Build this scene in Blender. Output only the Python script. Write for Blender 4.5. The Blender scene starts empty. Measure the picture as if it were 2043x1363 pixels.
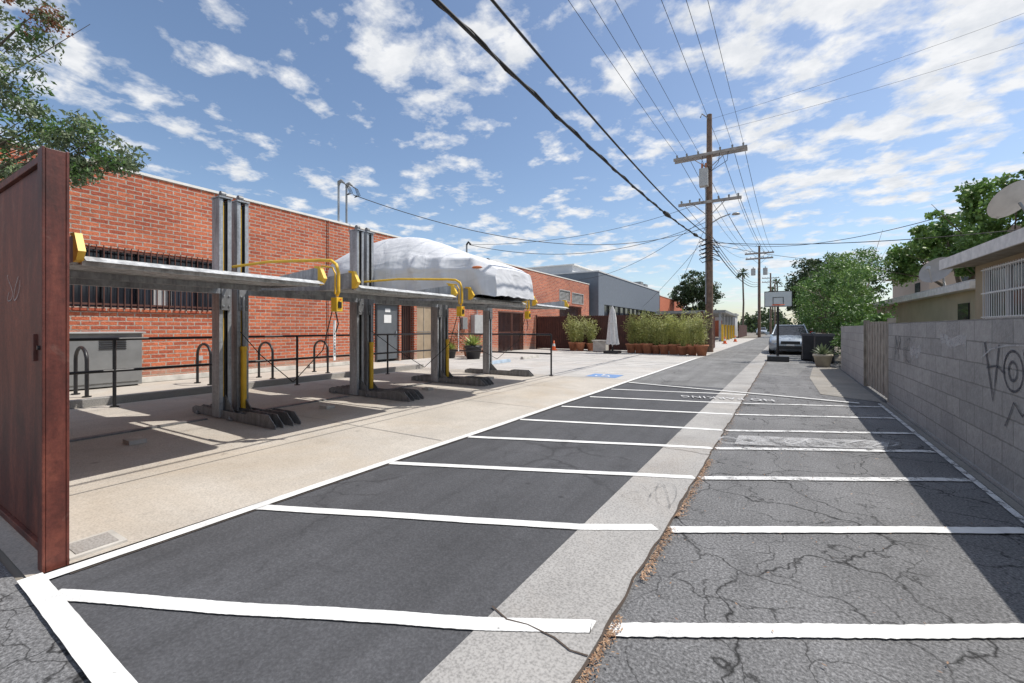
import bpy, math, random
import numpy as np
from mathutils import Vector, Matrix, noise
random.seed(7)
rng=np.random.default_rng(11)
scene=bpy.context.scene
SK=0.032
def R(x,y): return (x+SK*y,y)

# ---------------------------------------------------------------- materials
def nt(m): 
    m.use_nodes=True
    return m.node_tree
class N:
    def __init__(s,tree): s.t=tree
    def n(s,typ,ins=None,**kw):
        nd=s.t.nodes.new(typ)
        for k,v in kw.items(): setattr(nd,k,v)
        if ins:
            for k,v in ins.items():
                if isinstance(v,bpy.types.NodeSocket): s.t.links.new(v,nd.inputs[k])
                else: nd.inputs[k].default_value=v
        return nd
def ramp(N_,fac,stops):
    r=N_.n('ShaderNodeValToRGB',{'Fac':fac})
    e=r.color_ramp.elements
    while len(e)<len(stops): e.new(0.5)
    for i,(p,c) in enumerate(stops):
        e[i].position=p
        e[i].color=(c,c,c,1) if isinstance(c,(int,float)) else (*c,1)
    return r.outputs['Color']
def mul(N_,a,b,fac=1.0,bt='MULTIPLY'):
    m=N_.n('ShaderNodeMix',data_type='RGBA',blend_type=bt)
    for idx,v in ((0,fac),(6,a),(7,b)):
        if isinstance(v,bpy.types.NodeSocket): N_.t.links.new(v,m.inputs[idx])
        else: m.inputs[idx].default_value=v if idx==0 else ((*v,1) if len(v)==3 else v)
    return m.outputs[2]
def base(name):
    m=bpy.data.materials.new(name); t=nt(m); k=N(t)
    p=t.nodes['Principled BSDF']
    tc=k.n('ShaderNodeTexCoord')
    return m,k,p,tc.outputs['Object']
def noise_(k,vec,scale,detail=4,rough=.55,dist=0):
    return k.n('ShaderNodeTexNoise',{'Vector':vec,'Scale':scale,'Detail':detail,'Roughness':rough,'Distortion':dist}).outputs['Fac']
def bump(k,p,h,strength=.3,dist=.01):
    b=k.n('ShaderNodeBump',{'Height':h,'Strength':strength,'Distance':dist})
    k.t.links.new(b.outputs['Normal'],p.inputs['Normal'])
def simple(name,col,rough=.6,metal=0,var=.25,scale=4,bs=0.0,bscale=60):
    m,k,p,v=base(name)
    f=noise_(k,v,scale,4)
    c=ramp(k,f,[(.3,tuple(x*(1-var) for x in col)),(.7,tuple(min(1,x*(1+var)) for x in col))])
    k.t.links.new(c,p.inputs['Base Color'])
    p.inputs['Roughness'].default_value=rough; p.inputs['Metallic'].default_value=metal
    if bs: bump(k,p,noise_(k,v,bscale,3),bs,.01)
    return m
def asphalt(name,col,crack=0.0,speck=1.0,crackscale=.9,patch=.25,streak=0,clo=.40):
    m,k,p,v=base(name)
    big=noise_(k,v,.7,5,.6)
    c=ramp(k,big,[(.3,tuple(x*(1-patch) for x in col)),(.7,tuple(x*(1+patch) for x in col))])
    fine=noise_(k,v,75,3,.75)
    c=mul(k,c,ramp(k,fine,[(.33,1-.6*speck),(.5,1.0),(.68,1+.9*speck)]))
    st=noise_(k,v,2.2,6,.65,.4)
    c=mul(k,c,ramp(k,st,[(.28,.72),(.42,1.0),(.62,1.0),(.78,1.25)]))
    if streak:
        sv=k.n('ShaderNodeMapping',{'Vector':v,'Scale':(3.2,.22,1),'Rotation':(0,0,-.03)}).outputs[0]
        c=mul(k,c,ramp(k,noise_(k,sv,1.5,5,.6,.3),[(.32,1-streak),(.5,1.0),(.70,1+streak*.9)]))
    sp=k.n('ShaderNodeTexVoronoi',{'Vector':v,'Scale':2.6,'Randomness':1.0})
    c=mul(k,c,ramp(k,sp.outputs['Distance'],[(.03,.55),(.07,1.0)]))
    if crack:
        wn=k.n('ShaderNodeTexNoise',{'Vector':v,'Scale':3.0,'Detail':5.0})
        wv=k.n('ShaderNodeVectorMath',{0:wn.outputs['Color'],1:(.45,.45,.45)},operation='MULTIPLY').outputs[0]
        vv=k.n('ShaderNodeVectorMath',{0:v,1:wv},operation='ADD').outputs[0]
        for sc,w,amt,lo in ((crackscale,.011,.05,clo),(crackscale*2.6,.018,.18,clo+.05)):
            vd=k.n('ShaderNodeTexVoronoi',{'Vector':vv,'Scale':sc},feature='DISTANCE_TO_EDGE').outputs['Distance']
            cr=ramp(k,vd,[(0,amt),(w,1.0)])
            msk=ramp(k,noise_(k,v,.9,3),[(lo,0),(lo+.12,crack)])
            c=mul(k,c,cr,msk)
    k.t.links.new(c,p.inputs['Base Color'])
    p.inputs['Roughness'].default_value=.88
    bump(k,p,fine,.6*speck,.008)
    return m
def concrete(name,col,var=.14,stain=(.5,.4,.3),samt=.35,speck=.12):
    m,k,p,v=base(name)
    c=ramp(k,noise_(k,v,.9,6,.6,.3),[(.3,tuple(x*(1-var) for x in col)),(.7,tuple(x*(1+var) for x in col))])
    c=mul(k,c,ramp(k,noise_(k,v,90,2),[(.3,1-speck*2),(.6,1+speck)]))
    s=ramp(k,noise_(k,v,.45,5,.7,.8),[(.5,0),(.72,samt)])
    c=mul(k,c,tuple(a*b*2 for a,b in zip(col,stain)),s,'MIX')
    s2=ramp(k,noise_(k,v,3.5,6,.7),[(.58,0),(.75,.4)])
    c=mul(k,c,tuple(a*.55 for a in col),s2,'MIX')
    sp=k.n('ShaderNodeTexVoronoi',{'Vector':v,'Scale':1.7})
    c=mul(k,c,ramp(k,sp.outputs['Distance'],[(.03,.62),(.09,1.0)]))
    k.t.links.new(c,p.inputs['Base Color'])
    p.inputs['Roughness'].default_value=.85
    bump(k,p,noise_(k,v,120,2),.15,.004)
    return m
def wallcoord(k,v):
    s=k.n('ShaderNodeSeparateXYZ',{0:v})
    a=k.n('ShaderNodeMath',{0:s.outputs[0],1:s.outputs[1]},operation='ADD').outputs[0]
    return k.n('ShaderNodeCombineXYZ',{0:a,1:s.outputs[2]}).outputs[0]
def brick(name,c1,c2,mort,bw,rh,ms,bias=0.0,offset=.5,rough=.85,bs=.6,stain=.5,nv=.3,base_eff=False):
    m,k,p,v=base(name)
    w=wallcoord(k,v)
    dn=k.n('ShaderNodeTexNoise',{'Vector':w,'Scale':9.0,'Detail':2.0})
    dv=k.n('ShaderNodeVectorMath',{0:dn.outputs['Color'],1:(.014,.014,0)},operation='MULTIPLY').outputs[0]
    w2=k.n('ShaderNodeVectorMath',{0:w,1:dv},operation='ADD').outputs[0]
    b=k.n('ShaderNodeTexBrick',{'Vector':w2,'Color1':(*c1,1),'Color2':(*c2,1),'Mortar':(*mort,1),'Scale':1.0,'Mortar Size':ms,'Mortar Smooth':.15,'Bias':bias,'Brick Width':bw,'Row Height':rh},offset=offset)
    c=b.outputs['Color']
    c=mul(k,c,ramp(k,noise_(k,w,14,4,.7),[(.3,1-nv),(.7,1+nv)]))
    c=mul(k,c,ramp(k,noise_(k,w,.6,5,.6,.3),[(.3,1-stain*.5),(.65,1.1)]))
    if base_eff:
        z=k.n('ShaderNodeSeparateXYZ',{0:v}).outputs[2]
        zz=k.n('ShaderNodeMath',{0:z,1:k.n('ShaderNodeMath',{0:noise_(k,w,2.5,4),1:.5},operation='MULTIPLY').outputs[0]},operation='ADD').outputs[0]
        c=mul(k,c,(.42,.34,.27),ramp(k,zz,[(.34,.7),(.62,0)]),'MIX')
    k.t.links.new(c,p.inputs['Base Color'])
    p.inputs['Roughness'].default_value=rough
    f=k.n('ShaderNodeMath',{0:noise_(k,w,40,2),1:b.outputs['Fac']},operation='SUBTRACT').outputs[0]
    bump(k,p,f,bs,.02)
    return m
def paintmat(name,col,lo=.30,wid=.08,scale=9,amax=1.0):
    m,k,p,v=base(name)
    f=noise_(k,v,scale,8,.78)
    fine=noise_(k,v,75,3,.75)
    g=k.n('ShaderNodeMath',{0:f,1:k.n('ShaderNodeMath',{0:fine,1:.45},operation='MULTIPLY').outputs[0]},operation='ADD').outputs[0]
    al=ramp(k,g,[(lo+.22,0.0),(lo+.22+wid,amax)])
    c=mul(k,(*col,1),ramp(k,noise_(k,v,4,5,.7),[(.3,.74),(.6,1.03)]))
    k.t.links.new(c,p.inputs['Base Color']); p.inputs['Roughness'].default_value=.75
    k.t.links.new(al,p.inputs['Alpha'])
    bump(k,p,fine,.6,.008)
    return m
def leafmat(name,ca,cb,tr=.25):
    m,k,p,v=base(name)
    g=k.n('ShaderNodeNewGeometry').outputs['Random Per Island']
    c=ramp(k,g,[(0,ca),(1,cb)])
    c=mul(k,c,ramp(k,noise_(k,v,1.3,2),[(.3,.6),(.7,1.3)]))
    k.t.links.new(c,p.inputs['Base Color']); p.inputs['Roughness'].default_value=.5
    tn=k.n('ShaderNodeBsdfTranslucent',{'Color':c})
    mx=k.n('ShaderNodeMixShader',{0:tr,1:p.outputs[0],2:tn.outputs[0]})
    k.t.links.new(mx.outputs[0],k.t.nodes['Material Output'].inputs['Surface'])
    return m
def rustmat(name):
    m,k,p,v=base(name)
    s=k.n('ShaderNodeMapping',{'Vector':v,'Scale':(3,3,.8)}).outputs[0]
    c=ramp(k,noise_(k,s,1.6,7,.65,.6),[(.28,(.045,.016,.012)),(.5,(.12,.032,.022)),(.72,(.25,.075,.045))])
    c=mul(k,c,ramp(k,noise_(k,v,40,4,.7),[(.3,.7),(.7,1.25)]))
    s2=ramp(k,noise_(k,v,2.6,6,.75,1.0),[(.60,0),(.70,.4)])
    c=mul(k,c,(.22,.14,.11),s2,'MIX')
    k.t.links.new(c,p.inputs['Base Color']); p.inputs['Roughness'].default_value=.5
    bump(k,p,noise_(k,v,50,3),.2,.004)
    return m
def galv(name,col=(.42,.44,.46),metal=.55,rough=.45):
    m,k,p,v=base(name)
    vo=k.n('ShaderNodeTexVoronoi',{'Vector':v,'Scale':35.0}).outputs['Color']
    c=ramp(k,vo,[(0,tuple(x*.82 for x in col)),(1,tuple(x*1.12 for x in col))])
    s=k.n('ShaderNodeMapping',{'Vector':v,'Scale':(6,6,.7)}).outputs[0]
    c=mul(k,c,ramp(k,noise_(k,s,2,6,.65),[(.3,.5),(.6,1.05)]))
    k.t.links.new(c,p.inputs['Base Color']); p.inputs['Roughness'].default_value=rough; p.inputs['Metallic'].default_value=metal
    return m
M={}
M['asph_new']=asphalt('fresh_asphalt',(.064,.065,.070),crack=.45,speck=.45,crackscale=.38,patch=.2,streak=.16,clo=.44)
M['asph_old']=asphalt('old_asphalt',(.140,.140,.142),crack=1.0,speck=1.0,crackscale=1.1,streak=.10,clo=.34)
M['asph_mid']=asphalt('worn_asphalt',(.160,.160,.158),crack=.5,speck=.5,crackscale=.5,streak=.15)
M['pad']=concrete('pad_concrete',(.45,.415,.365),stain=(.44,.38,.30),samt=.5)
M['pad2']=concrete('stall_concrete',(.44,.425,.40),samt=.2)
M['gutter']=concrete('gutter_concrete',(.32,.31,.295),var=.2,speck=.16)
M['apron']=concrete('apron_concrete',(.25,.235,.21),var=.25)
M['dirt']=simple('dirt',(.17,.15,.12),.95,var=.4,scale=2,bs=.4,bscale=30)
M['ground']=simple('ground_far',(.2,.18,.15),.95,var=.3,scale=.3)
M['white']=paintmat('white_road_paint',(.76,.76,.74),lo=.26,wid=.07,scale=11)
M['white_worn']=paintmat('worn_white_paint',(.68,.68,.67),lo=.37,wid=.13,scale=7)
M['text_white']=paintmat('lettering_paint',(.6,.6,.6),lo=.33,wid=.12,scale=10)
M['blue_paint']=paintmat('blue_paint',(.16,.28,.52),lo=.27)
M['ghost']=paintmat('graffiti_ghost',(.55,.55,.55),lo=.38,wid=.2,scale=5,amax=.65)
M['graf']=paintmat('graffiti_dark',(.05,.05,.065),lo=.28,wid=.22,scale=12,amax=.8)
M['graft']=paintmat('graffiti_faint',(.10,.10,.10),lo=.36,wid=.25,scale=12,amax=.4)
M['grafw']=paintmat('graffiti_light',(.55,.55,.55),lo=.3,wid=.2,scale=12,amax=.7)
M['brick']=brick('red_brick',(.58,.165,.075),(.38,.085,.042),(.42,.35,.29),.29,.094,.012,base_eff=True)
M['cmu']=brick('concrete_block',(.35,.34,.325),(.28,.275,.265),(.20,.195,.185),.40,.19,.007,bs=.35,nv=.16,stain=.5)
M['cmu2']=brick('grey_block',(.40,.39,.37),(.34,.335,.32),(.26,.25,.24),.40,.19,.007,bs=.25,nv=.12,stain=.35)
M['coping']=simple('white_coping',(.75,.74,.70),.6,var=.08)
M['rust']=rustmat('rusted_steel')
M['galv']=galv('galvanised_steel',(.38,.40,.42),.35)
M['galvd']=galv('galvanised_dark',(.23,.235,.24),.3,.5)
M['deck']=galv('deck_steel',(.56,.57,.57),.15,.5)
M['yellow']=simple('yellow_paint',(.74,.45,.03),.45,var=.15,scale=9)
M['black']=simple('black_paint',(.02,.02,.022),.4)
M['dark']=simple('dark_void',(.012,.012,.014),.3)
M['glass']=simple('window_glass',(.03,.035,.045),.08,var=.5,scale=.6)
M['bars']=simple('rusty_bars',(.10,.04,.028),.6)
M['doorg']=simple('grey_door_paint',(.11,.12,.13),.5,var=.1)
M['wood']=simple('weathered_wood',(.28,.25,.21),.85,var=.3,scale=6)
M['ply']=simple('plywood',(.36,.28,.19),.8,var=.15,scale=3)
M['pole']=simple('pole_wood',(.19,.125,.09),.85,var=.35,scale=5,bs=.3,bscale=20)
M['armw']=simple('crossarm_wood',(.34,.31,.28),.85,var=.3,scale=5)
M['wire']=simple('wire_black',(.012,.012,.012),.6)
M['cab']=simple('cabinet_grey',(.23,.235,.235),.5,.1,var=.12)
M['cabl']=simple('light_grey_metal',(.45,.45,.44),.5,.1,var=.12)
M['paper']=simple('paper_white',(.75,.75,.73),.7,var=.05)
M['terra']=simple('terracotta',(.42,.17,.09),.8,var=.25,scale=6)
M['potdark']=simple('dark_pot',(.03,.03,.035),.5)
M['potw']=simple('cream_pot',(.5,.45,.35),.7)
M['soil']=simple('soil',(.07,.052,.04),.95)
M['stone']=simple('pale_stone',(.45,.43,.39),.85)
M['bluestop']=simple('blue_stop',(.34,.42,.50),.7)
M['stucco']=simple('tan_stucco',(.36,.305,.21),.95,var=.12,scale=1.5,bs=.4,bscale=60)
M['stucco2']=simple('beige_stucco',(.40,.36,.25),.95,var=.10,scale=1.5,bs=.4,bscale=60)
M['pink']=simple('pink_stucco',(.62,.50,.42),.95,var=.05,scale=1)
M['shing']=simple('roof_shingle',(.26,.20,.17),.9,var=.3,scale=8)
M['roofg']=simple('grey_roof',(.38,.38,.38),.9,var=.1)
M['wfascia']=simple('white_fascia',(.68,.66,.63),.7,var=.16,scale=6)
M['wmetal']=simple('white_metal',(.75,.75,.74),.5,var=.05)
M['greyb']=simple('grey_building',(.14,.165,.20),.8,var=.08)
M['greyw']=simple('pale_building',(.55,.56,.57),.8,var=.05)
M['orangeb']=simple('orange_building',(.48,.15,.08),.85,var=.15)
M['cloth']=simple('umbrella_cloth',(.62,.61,.59),.9,var=.12,scale=8)
M['acryl']=simple('backboard_acrylic',(.55,.60,.60),.2,var=.05)
M['orange']=simple('safety_orange',(.75,.13,.03),.5,var=.1)
M['mark']=simple('amber_marker',(.55,.17,.06),.5,var=.35,scale=30)
M['reddk']=simple('dark_red_fence',(.085,.03,.022),.6,var=.3,scale=3)
M['dish']=simple('dish_grey',(.38,.35,.32),.5,var=.1)
M['carp']=simple('car_paint',(.42,.47,.52),.25,.4,var=.05)
M['carr']=simple('red_car_paint',(.35,.04,.04),.25,.2,var=.05)
M['tyre']=simple('tyre',(.015,.015,.015),.8)
M['lamp']=simple('headlamp',(.7,.72,.75),.15,.3,var=.1)
M['leaf_ol']=leafmat('leaf_olive',(.10,.14,.07),(.24,.30,.16))
M['leaf_dk']=leafmat('leaf_dark',(.035,.06,.025),(.085,.13,.05))
M['leaf_gr']=leafmat('leaf_green',(.06,.13,.03),(.16,.28,.07))
M['leaf_br']=leafmat('leaf_bright',(.10,.19,.04),(.24,.37,.10))
M['leaf_bam']=leafmat('leaf_bamboo',(.30,.35,.10),(.60,.60,.22),.35)
M['leaf_aga']=leafmat('leaf_agave',(.20,.31,.07),(.42,.46,.14))
M['berry']=leafmat('seed_cluster',(.24,.09,.04),(.40,.18,.08))
M['litter']=leafmat('dry_leaf',(.24,.12,.06),(.52,.34,.20),.1)
M['bark']=simple('bark',(.13,.10,.075),.9,var=.35,scale=6,bs=.5,bscale=25)
def covermat():
    m,k,p,v=base('silver_car_cover')
    c=ramp(k,noise_(k,v,2.5,5),[(.3,(.58,.59,.61)),(.7,(.66,.67,.69))])
    k.t.links.new(c,p.inputs['Base Color']); p.inputs['Roughness'].default_value=.7; p.inputs['Metallic'].default_value=.05
    s=k.n('ShaderNodeMapping',{'Vector':v,'Scale':(1.6,1.0,.45),'Rotation':(0,.45,.2)}).outputs[0]
    s3=k.n('ShaderNodeMapping',{'Vector':v,'Scale':(.5,1.0,1.9),'Rotation':(0,-.5,.2)}).outputs[0]
    hh=k.n('ShaderNodeMath',{0:noise_(k,s,2.6,2,.45,.8),1:noise_(k,s3,2.0,2,.45,1.0)},operation='ADD').outputs[0]
    bump(k,p,hh,.5,.06)
    return m
M['cover']=covermat()

# ---------------------------------------------------------------- mesh builder
class B:
    def __init__(s): s.v=[];s.f=[];s.m=[];s.sm=[];s.mats=[]
    def mi(s,mat):
        if mat not in s.mats: s.mats.append(mat)
        return s.mats.index(mat)
    def add(s,vs,fs,mat,smooth=False):
        o=len(s.v); i=s.mi(mat)
        s.v+= [tuple(x) for x in vs]
        for f in fs: s.f.append([o+j for j in f]); s.m.append(i); s.sm.append(smooth)
    def poly(s,pts,mat): s.add(pts,[list(range(len(pts)))],mat)
    def box(s,lo,hi,mat,rot=0,c=None):
        x0,y0,z0=lo;x1,y1,z1=hi
        vs=[(x0,y0,z0),(x1,y0,z0),(x1,y1,z0),(x0,y1,z0),(x0,y0,z1),(x1,y0,z1),(x1,y1,z1),(x0,y1,z1)]
        if rot:
            if c is None: c=((x0+x1)/2,(y0+y1)/2)
            cs,sn=math.cos(rot),math.sin(rot)
            vs=[(c[0]+(x-c[0])*cs-(y-c[1])*sn,c[1]+(x-c[0])*sn+(y-c[1])*cs,z) for x,y,z in vs]
        s.add(vs,[(0,3,2,1),(4,5,6,7),(0,1,5,4),(1,2,6,5),(2,3,7,6),(3,0,4,7)],mat)
    def cyl(s,p,q,r0,mat,r1=None,n=10,caps=True,smooth=True):
        if r1 is None: r1=r0
        p=Vector(p);q=Vector(q);d=(q-p)
        if d.length<1e-6: return
        d.normalize()
        a=d.orthogonal().normalized(); b=d.cross(a)
        vs=[]
        for c,r in((p,r0),(q,r1)):
            for i in range(n):
                t=2*math.pi*i/n
                vs.append(c+a*math.cos(t)*r+b*math.sin(t)*r)
        s.add(vs,[(i,(i+1)%n,n+(i+1)%n,n+i) for i in range(n)],mat,smooth)
        if caps:
            s.add(vs[:n],[list(range(n))[::-1]],mat); s.add(vs[n:],[list(range(n))],mat)
    def tube(s,pts,r,mat,n=6):
        pts=[Vector(p) for p in pts]; rings=[]
        vs=[];m=len(pts)
        up=None
        for i,p in enumerate(pts):
            d=(pts[min(i+1,m-1)]-pts[max(i-1,0)]).normalized()
            if up is None: up=d.orthogonal().normalized()
            a=(up-d*up.dot(d)); a.normalize(); up=a; b=d.cross(a)
            rr=r[i] if isinstance(r,(list,tuple)) else r
            for j in range(n):
                t=2*math.pi*j/n; vs.append(p+a*math.cos(t)*rr+b*math.sin(t)*rr)
        fs=[(i*n+j,i*n+(j+1)%n,(i+1)*n+(j+1)%n,(i+1)*n+j) for i in range(m-1) for j in range(n)]
        s.add(vs,fs,mat,True)
        s.add(vs[:n],[list(range(n))[::-1]],mat); s.add(vs[-n:],[list(range(n))],mat)
    def lathe(s,c,prof,mat,n=20):
        vs=[]
        for r,z in prof:
            for j in range(n):
                t=2*math.pi*j/n; vs.append((c[0]+r*math.cos(t),c[1]+r*math.sin(t),c[2]+z))
        s.add(vs,[(i*n+j,i*n+(j+1)%n,(i+1)*n+(j+1)%n,(i+1)*n+j) for i in range(len(prof)-1) for j in range(n)],mat,True)
    def prism(s,prof,axis,a0,a1,mat):
        n=len(prof)
        if axis=='y': f=lambda p,a:(p[0],a,p[1])
        else: f=lambda p,a:(a,p[0],p[1])
        vs=[f(p,a0) for p in prof]+[f(p,a1) for p in prof]
        s.add(vs,[list(range(n)),list(range(n,2*n))[::-1]]+[(i,n+i,n+(i+1)%n,(i+1)%n) for i in range(n)],mat)
    def ribbon(s,pts,w,z,mat,rise=0.0,jit=0.0):
        pts=[Vector((p[0],p[1])) for p in pts]; m=len(pts);vs=[]
        for i,p in enumerate(pts):
            d=(pts[min(i+1,m-1)]-pts[max(i-1,0)]).normalized(); nn=Vector((-d.y,d.x))*w/2
            j1=1+random.uniform(-jit,jit); j2=1+random.uniform(-jit,jit)
            vs+=[(p.x-nn.x*j1,p.y-nn.y*j1,z+i*rise),(p.x+nn.x*j2,p.y+nn.y*j2,z+i*rise)]
        s.add(vs,[(2*i,2*i+2,2*i+3,2*i+1) for i in range(m-1)],mat)
    def make(s,name,parent=None,loc=None,bevel=0):
        me=bpy.data.meshes.new(name); me.from_pydata(s.v,[],s.f)
        for m in s.mats: me.materials.append(M[m])
        me.polygons.foreach_set('material_index',s.m); me.polygons.foreach_set('use_smooth',s.sm); me.update()
        o=bpy.data.objects.new(name,me); scene.collection.objects.link(o)
        if parent: o.parent=parent
        if loc: o.location=loc
        if bevel:
            b=o.modifiers.new('bevel','BEVEL'); b.width=bevel; b.segments=2; b.limit_method='ANGLE'
        return o
def empty(name,loc=(0,0,0)):
    o=bpy.data.objects.new(name,None); scene.collection.objects.link(o); o.location=loc; return o

def leafcloud(name,subs,n_each,size,mat,aspect=.5,parent=None,flat=.0,droop=0,jitter=1.0):
    subs=np.array(subs,float);k=len(subs)
    n=k*n_each
    idx=np.repeat(np.arange(k),n_each)
    d=rng.normal(size=(n,3)); d/=np.linalg.norm(d,axis=1)[:,None]
    r=rng.random(n)**(.5)*jitter
    c=subs[idx,:3]+d*r[:,None]*subs[idx,3:]
    a=rng.normal(size=(n,3)); a[:,2]=a[:,2]*(1-flat)-droop; a/=np.linalg.norm(a,axis=1)[:,None]
    b=rng.normal(size=(n,3)); b=np.cross(a,b); b/=np.linalg.norm(b,axis=1)[:,None]
    L=size*(.6+.8*rng.random(n))[:,None]
    w=L*aspect
    v=np.empty((n,4,3)); v[:,0]=c-a*L/2; v[:,1]=c+b*w/2; v[:,2]=c+a*L/2; v[:,3]=c-b*w/2
    me=bpy.data.meshes.new(name)
    me.from_pydata(v.reshape(-1,3).tolist(),[],np.arange(n*4).reshape(-1,4).tolist())
    me.materials.append(M[mat]); me.update()
    o=bpy.data.objects.new(name,me); scene.collection.objects.link(o)
    if parent: o.parent=parent
    return o
def subclumps(clumps,m,rr):
    out=[]
    for c in clumps:
        x,y,z,rx,ry,rz=c
        for i in range(m):
            d=Vector((random.gauss(0,1),random.gauss(0,1),random.gauss(0,1))).normalized()
            q=random.random()**.4
            s=rr*(.6+.8*random.random())
            out.append((x+d.x*rx*q,y+d.y*ry*q,z+d.z*rz*q,s*1.2,s*1.2,s*.8))
    return out
def tree(name,base_,clumps,m,rr,n,size,mat,trunk_r=.2,aspect=.5,mat2=None):
    e=empty(name)
    b=B(); bx,by,bz=base_
    cx=sum(c[0] for c in clumps)/len(clumps);cy=sum(c[1] for c in clumps)/len(clumps);cz=min(c[2]-c[5]*.4 for c in clumps)
    fork=Vector((bx*.6+cx*.4,by*.6+cy*.4,max(bz+.5,cz*.7)))
    b.tube([(bx,by,bz),((bx+fork.x)/2+.05,(by+fork.y)/2,(bz+fork.z)/2),tuple(fork)],[trunk_r,trunk_r*.8,trunk_r*.65],'bark',10)
    for c in clumps:
        t=Vector(c[:3]); mid=(fork+t)/2+Vector((random.uniform(-.2,.2),random.uniform(-.2,.2),-.1))
        b.tube([fork,mid,t],[trunk_r*.5,trunk_r*.28,trunk_r*.08],'bark',7)
        for i in range(4):
            d=Vector((random.gauss(0,1)*c[3],random.gauss(0,1)*c[4],random.gauss(0,1)*c[5]))*.6
            b.tube([mid,(mid+t+d)/2,t+d],[trunk_r*.15,trunk_r*.09,trunk_r*.03],'bark',5)
    b.make('trunk_and_limbs',e)
    sc=subclumps(clumps,m,rr)
    if mat2:
        random.shuffle(sc); h=len(sc)*2//3
        leafcloud('foliage',sc[:h],n,size,mat,aspect,e); leafcloud('foliage_dark',sc[h:],n,size,mat2,aspect,e)
    else: leafcloud('foliage',sc,n,size,mat,aspect,e)
    return e

# ---------------------------------------------------------------- ground
b=B(); b.poly([(-500,-200,-.006),(500,-200,-.006),(500,900,-.006),(-500,900,-.006)],'ground'); b.make('ground')
def sheet(name,pts,z,mat):
    b=B(); b.poly([(x,y,z) for x,y in pts],mat); return b.make(name)
def strip(x0,x1,y0,y1): return [R(x0,y0),R(x1,y0),R(x1,y1),R(x0,y1)]
sheet('alley_road',strip(-3.05,1.6,-6,120),0.0,'asph_old')
sheet('side_pavement',[(-14,-6),(-3.05-.19,-6),R(-3.05,.55),(-14,.55)],0.0,'asph_old')
sheet('dirt_verge',strip(1.6,12,-6,60),0.0,'dirt')
sheet('fresh_asphalt_lane',[(-3.08,.58)]+[R(-1.08,.58),R(-1.08,9.9),R(-3.05,9.75)],.004,'asph_new')
sheet('worn_asphalt_lane',[R(-3.05,9.75),R(-1.08,9.9),R(-1.08,110),R(-3.05,110)],.004,'asph_mid')
sheet('far_lane',[R(-.62,13.5),R(.2,13.0),R(.6,17),R(1.3,22),R(1.3,110),R(-.62,110)],.004,'asph_mid')
sheet('concrete_parking_pad',[(-12.2,.58),(-3.17,.58),R(-3.05,10.2),(-12.2,10.2)],.004,'pad')
sheet('concrete_stall_pad',[(-12.2,10.22),R(-3.05,10.22),R(-3.05,23),(-12.2,23)],.004,'pad2')
sheet('far_driveway',[(-12,23.2),R(-3.05,23.2),R(-3.05,60),(-12,60)],.004,'pad2')
sheet('concrete_gutter',strip(-1.08,-.63,-4,110),.008,'gutter')
sheet('concrete_apron',[R(.55,9.9),R(1.37,9.3),R(1.38,16.5),R(.75,17.0),R(.5,13)],.006,'apron')

b=B()
for X in (-4.45,-7.8): b.ribbon([(X,.6),(X+.02,10.1)],.012,.008,'gutter')
for Y in (3.15,5.44,7.7): b.ribbon([(-9.1,Y+.5),(-3.1,Y+.5)],.012,.0085,'gutter')
b.make('pad_joints')
b=B()
for i,Y in enumerate((1.55,4.6,7.7,10.8,13.9,17,20,23,26)):
    x0,_=R(-1.08,Y); x1,_=R(-.63,Y)
    b.ribbon([(x0-.02,Y+.035),(x0+.08,Y-.005),(x0+.17,Y+.012),(x0+.3,Y+.0),(x0+.38,Y-.03),(x1,Y-.02)],.008,.0125,'soil',jit=.4)
b.ribbon([(R(-.625,y)[0]+.006*math.sin(y*5)+.004*math.sin(y*17),y) for y in np.arange(-3,30,.08)],.014,.0125,'soil',jit=.5)
b.ribbon([(R(-3.045,y)[0],y) for y in np.arange(.7,20,.3)],.010,.0105,'soil')
b.make('gutter_cracks')

def wob(pts,n=60,a=.006):
    out=[]
    for i in range(len(pts)-1):
        p=Vector(pts[i]);q=Vector(pts[i+1])
        for j in range(n): 
            t=j/n; r=p.lerp(q,t); out.append((r.x,r.y+noise.noise(Vector((r.x*1.3,r.y*1.3,3)))*a*2+noise.noise(Vector((r.x*7,r.y,8)))*.002))
    out.append(pts[-1]); return out
L=[((-2.86,.60),(-2.0,1.0),(-1.05,1.46),(-.62,1.69)),((-3.04,1.63),(-1.0,2.50),(-.6,2.74)),((-2.98,2.79),(-1.0,3.62),(-.52,3.82)),((-2.93,3.93),(-.95,4.68),(-.49,4.85)),((-2.88,5.03),(-.9,5.65),(-.47,5.76)),((-2.8,6.21),(-.85,6.78),(-.43,6.90)),((-2.75,7.34),(-.82,7.84),(-.36,7.99)),((-2.72,8.48),(-.8,8.95),(-.3,9.05))]
Rr=[((-.56,1.71),(.3,2.22),(1.36,2.86)),((-.52,2.76),(1.38,3.88)),((-.48,3.84),(1.42,4.92)),((-.46,4.87),(1.44,5.87)),((-.43,5.78),(1.5,6.77)),((-.4,6.92),(1.5,7.76)),((-.33,8.0),(1.55,8.77))]
b=B()
for i,l in enumerate(L): b.ribbon(wob(l),.080,.0115,'white',jit=.03)
b.ribbon([(R(-3.10,y)[0]+.006*math.sin(y*1.7),y) for y in np.arange(.60,19,.06)],.084,.0145,'white',jit=.03)
b.ribbon([(x,.585-.02*(x+3.14)) for x in np.arange(-3.14,-.6,.06)],.085,.0175,'white',jit=.02)
b.ribbon(wob([(-2.70,9.68),(-1.2,9.4),(.1,9.2),(1.3,8.95)]),.075,.0205,'white',jit=.05)
b.make('road_markings')
b=B()
for i,l in enumerate(Rr): b.ribbon(wob(l,a=.008),.082,.0085,'white' if i in(0,1) else 'white_worn',jit=.07)
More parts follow.
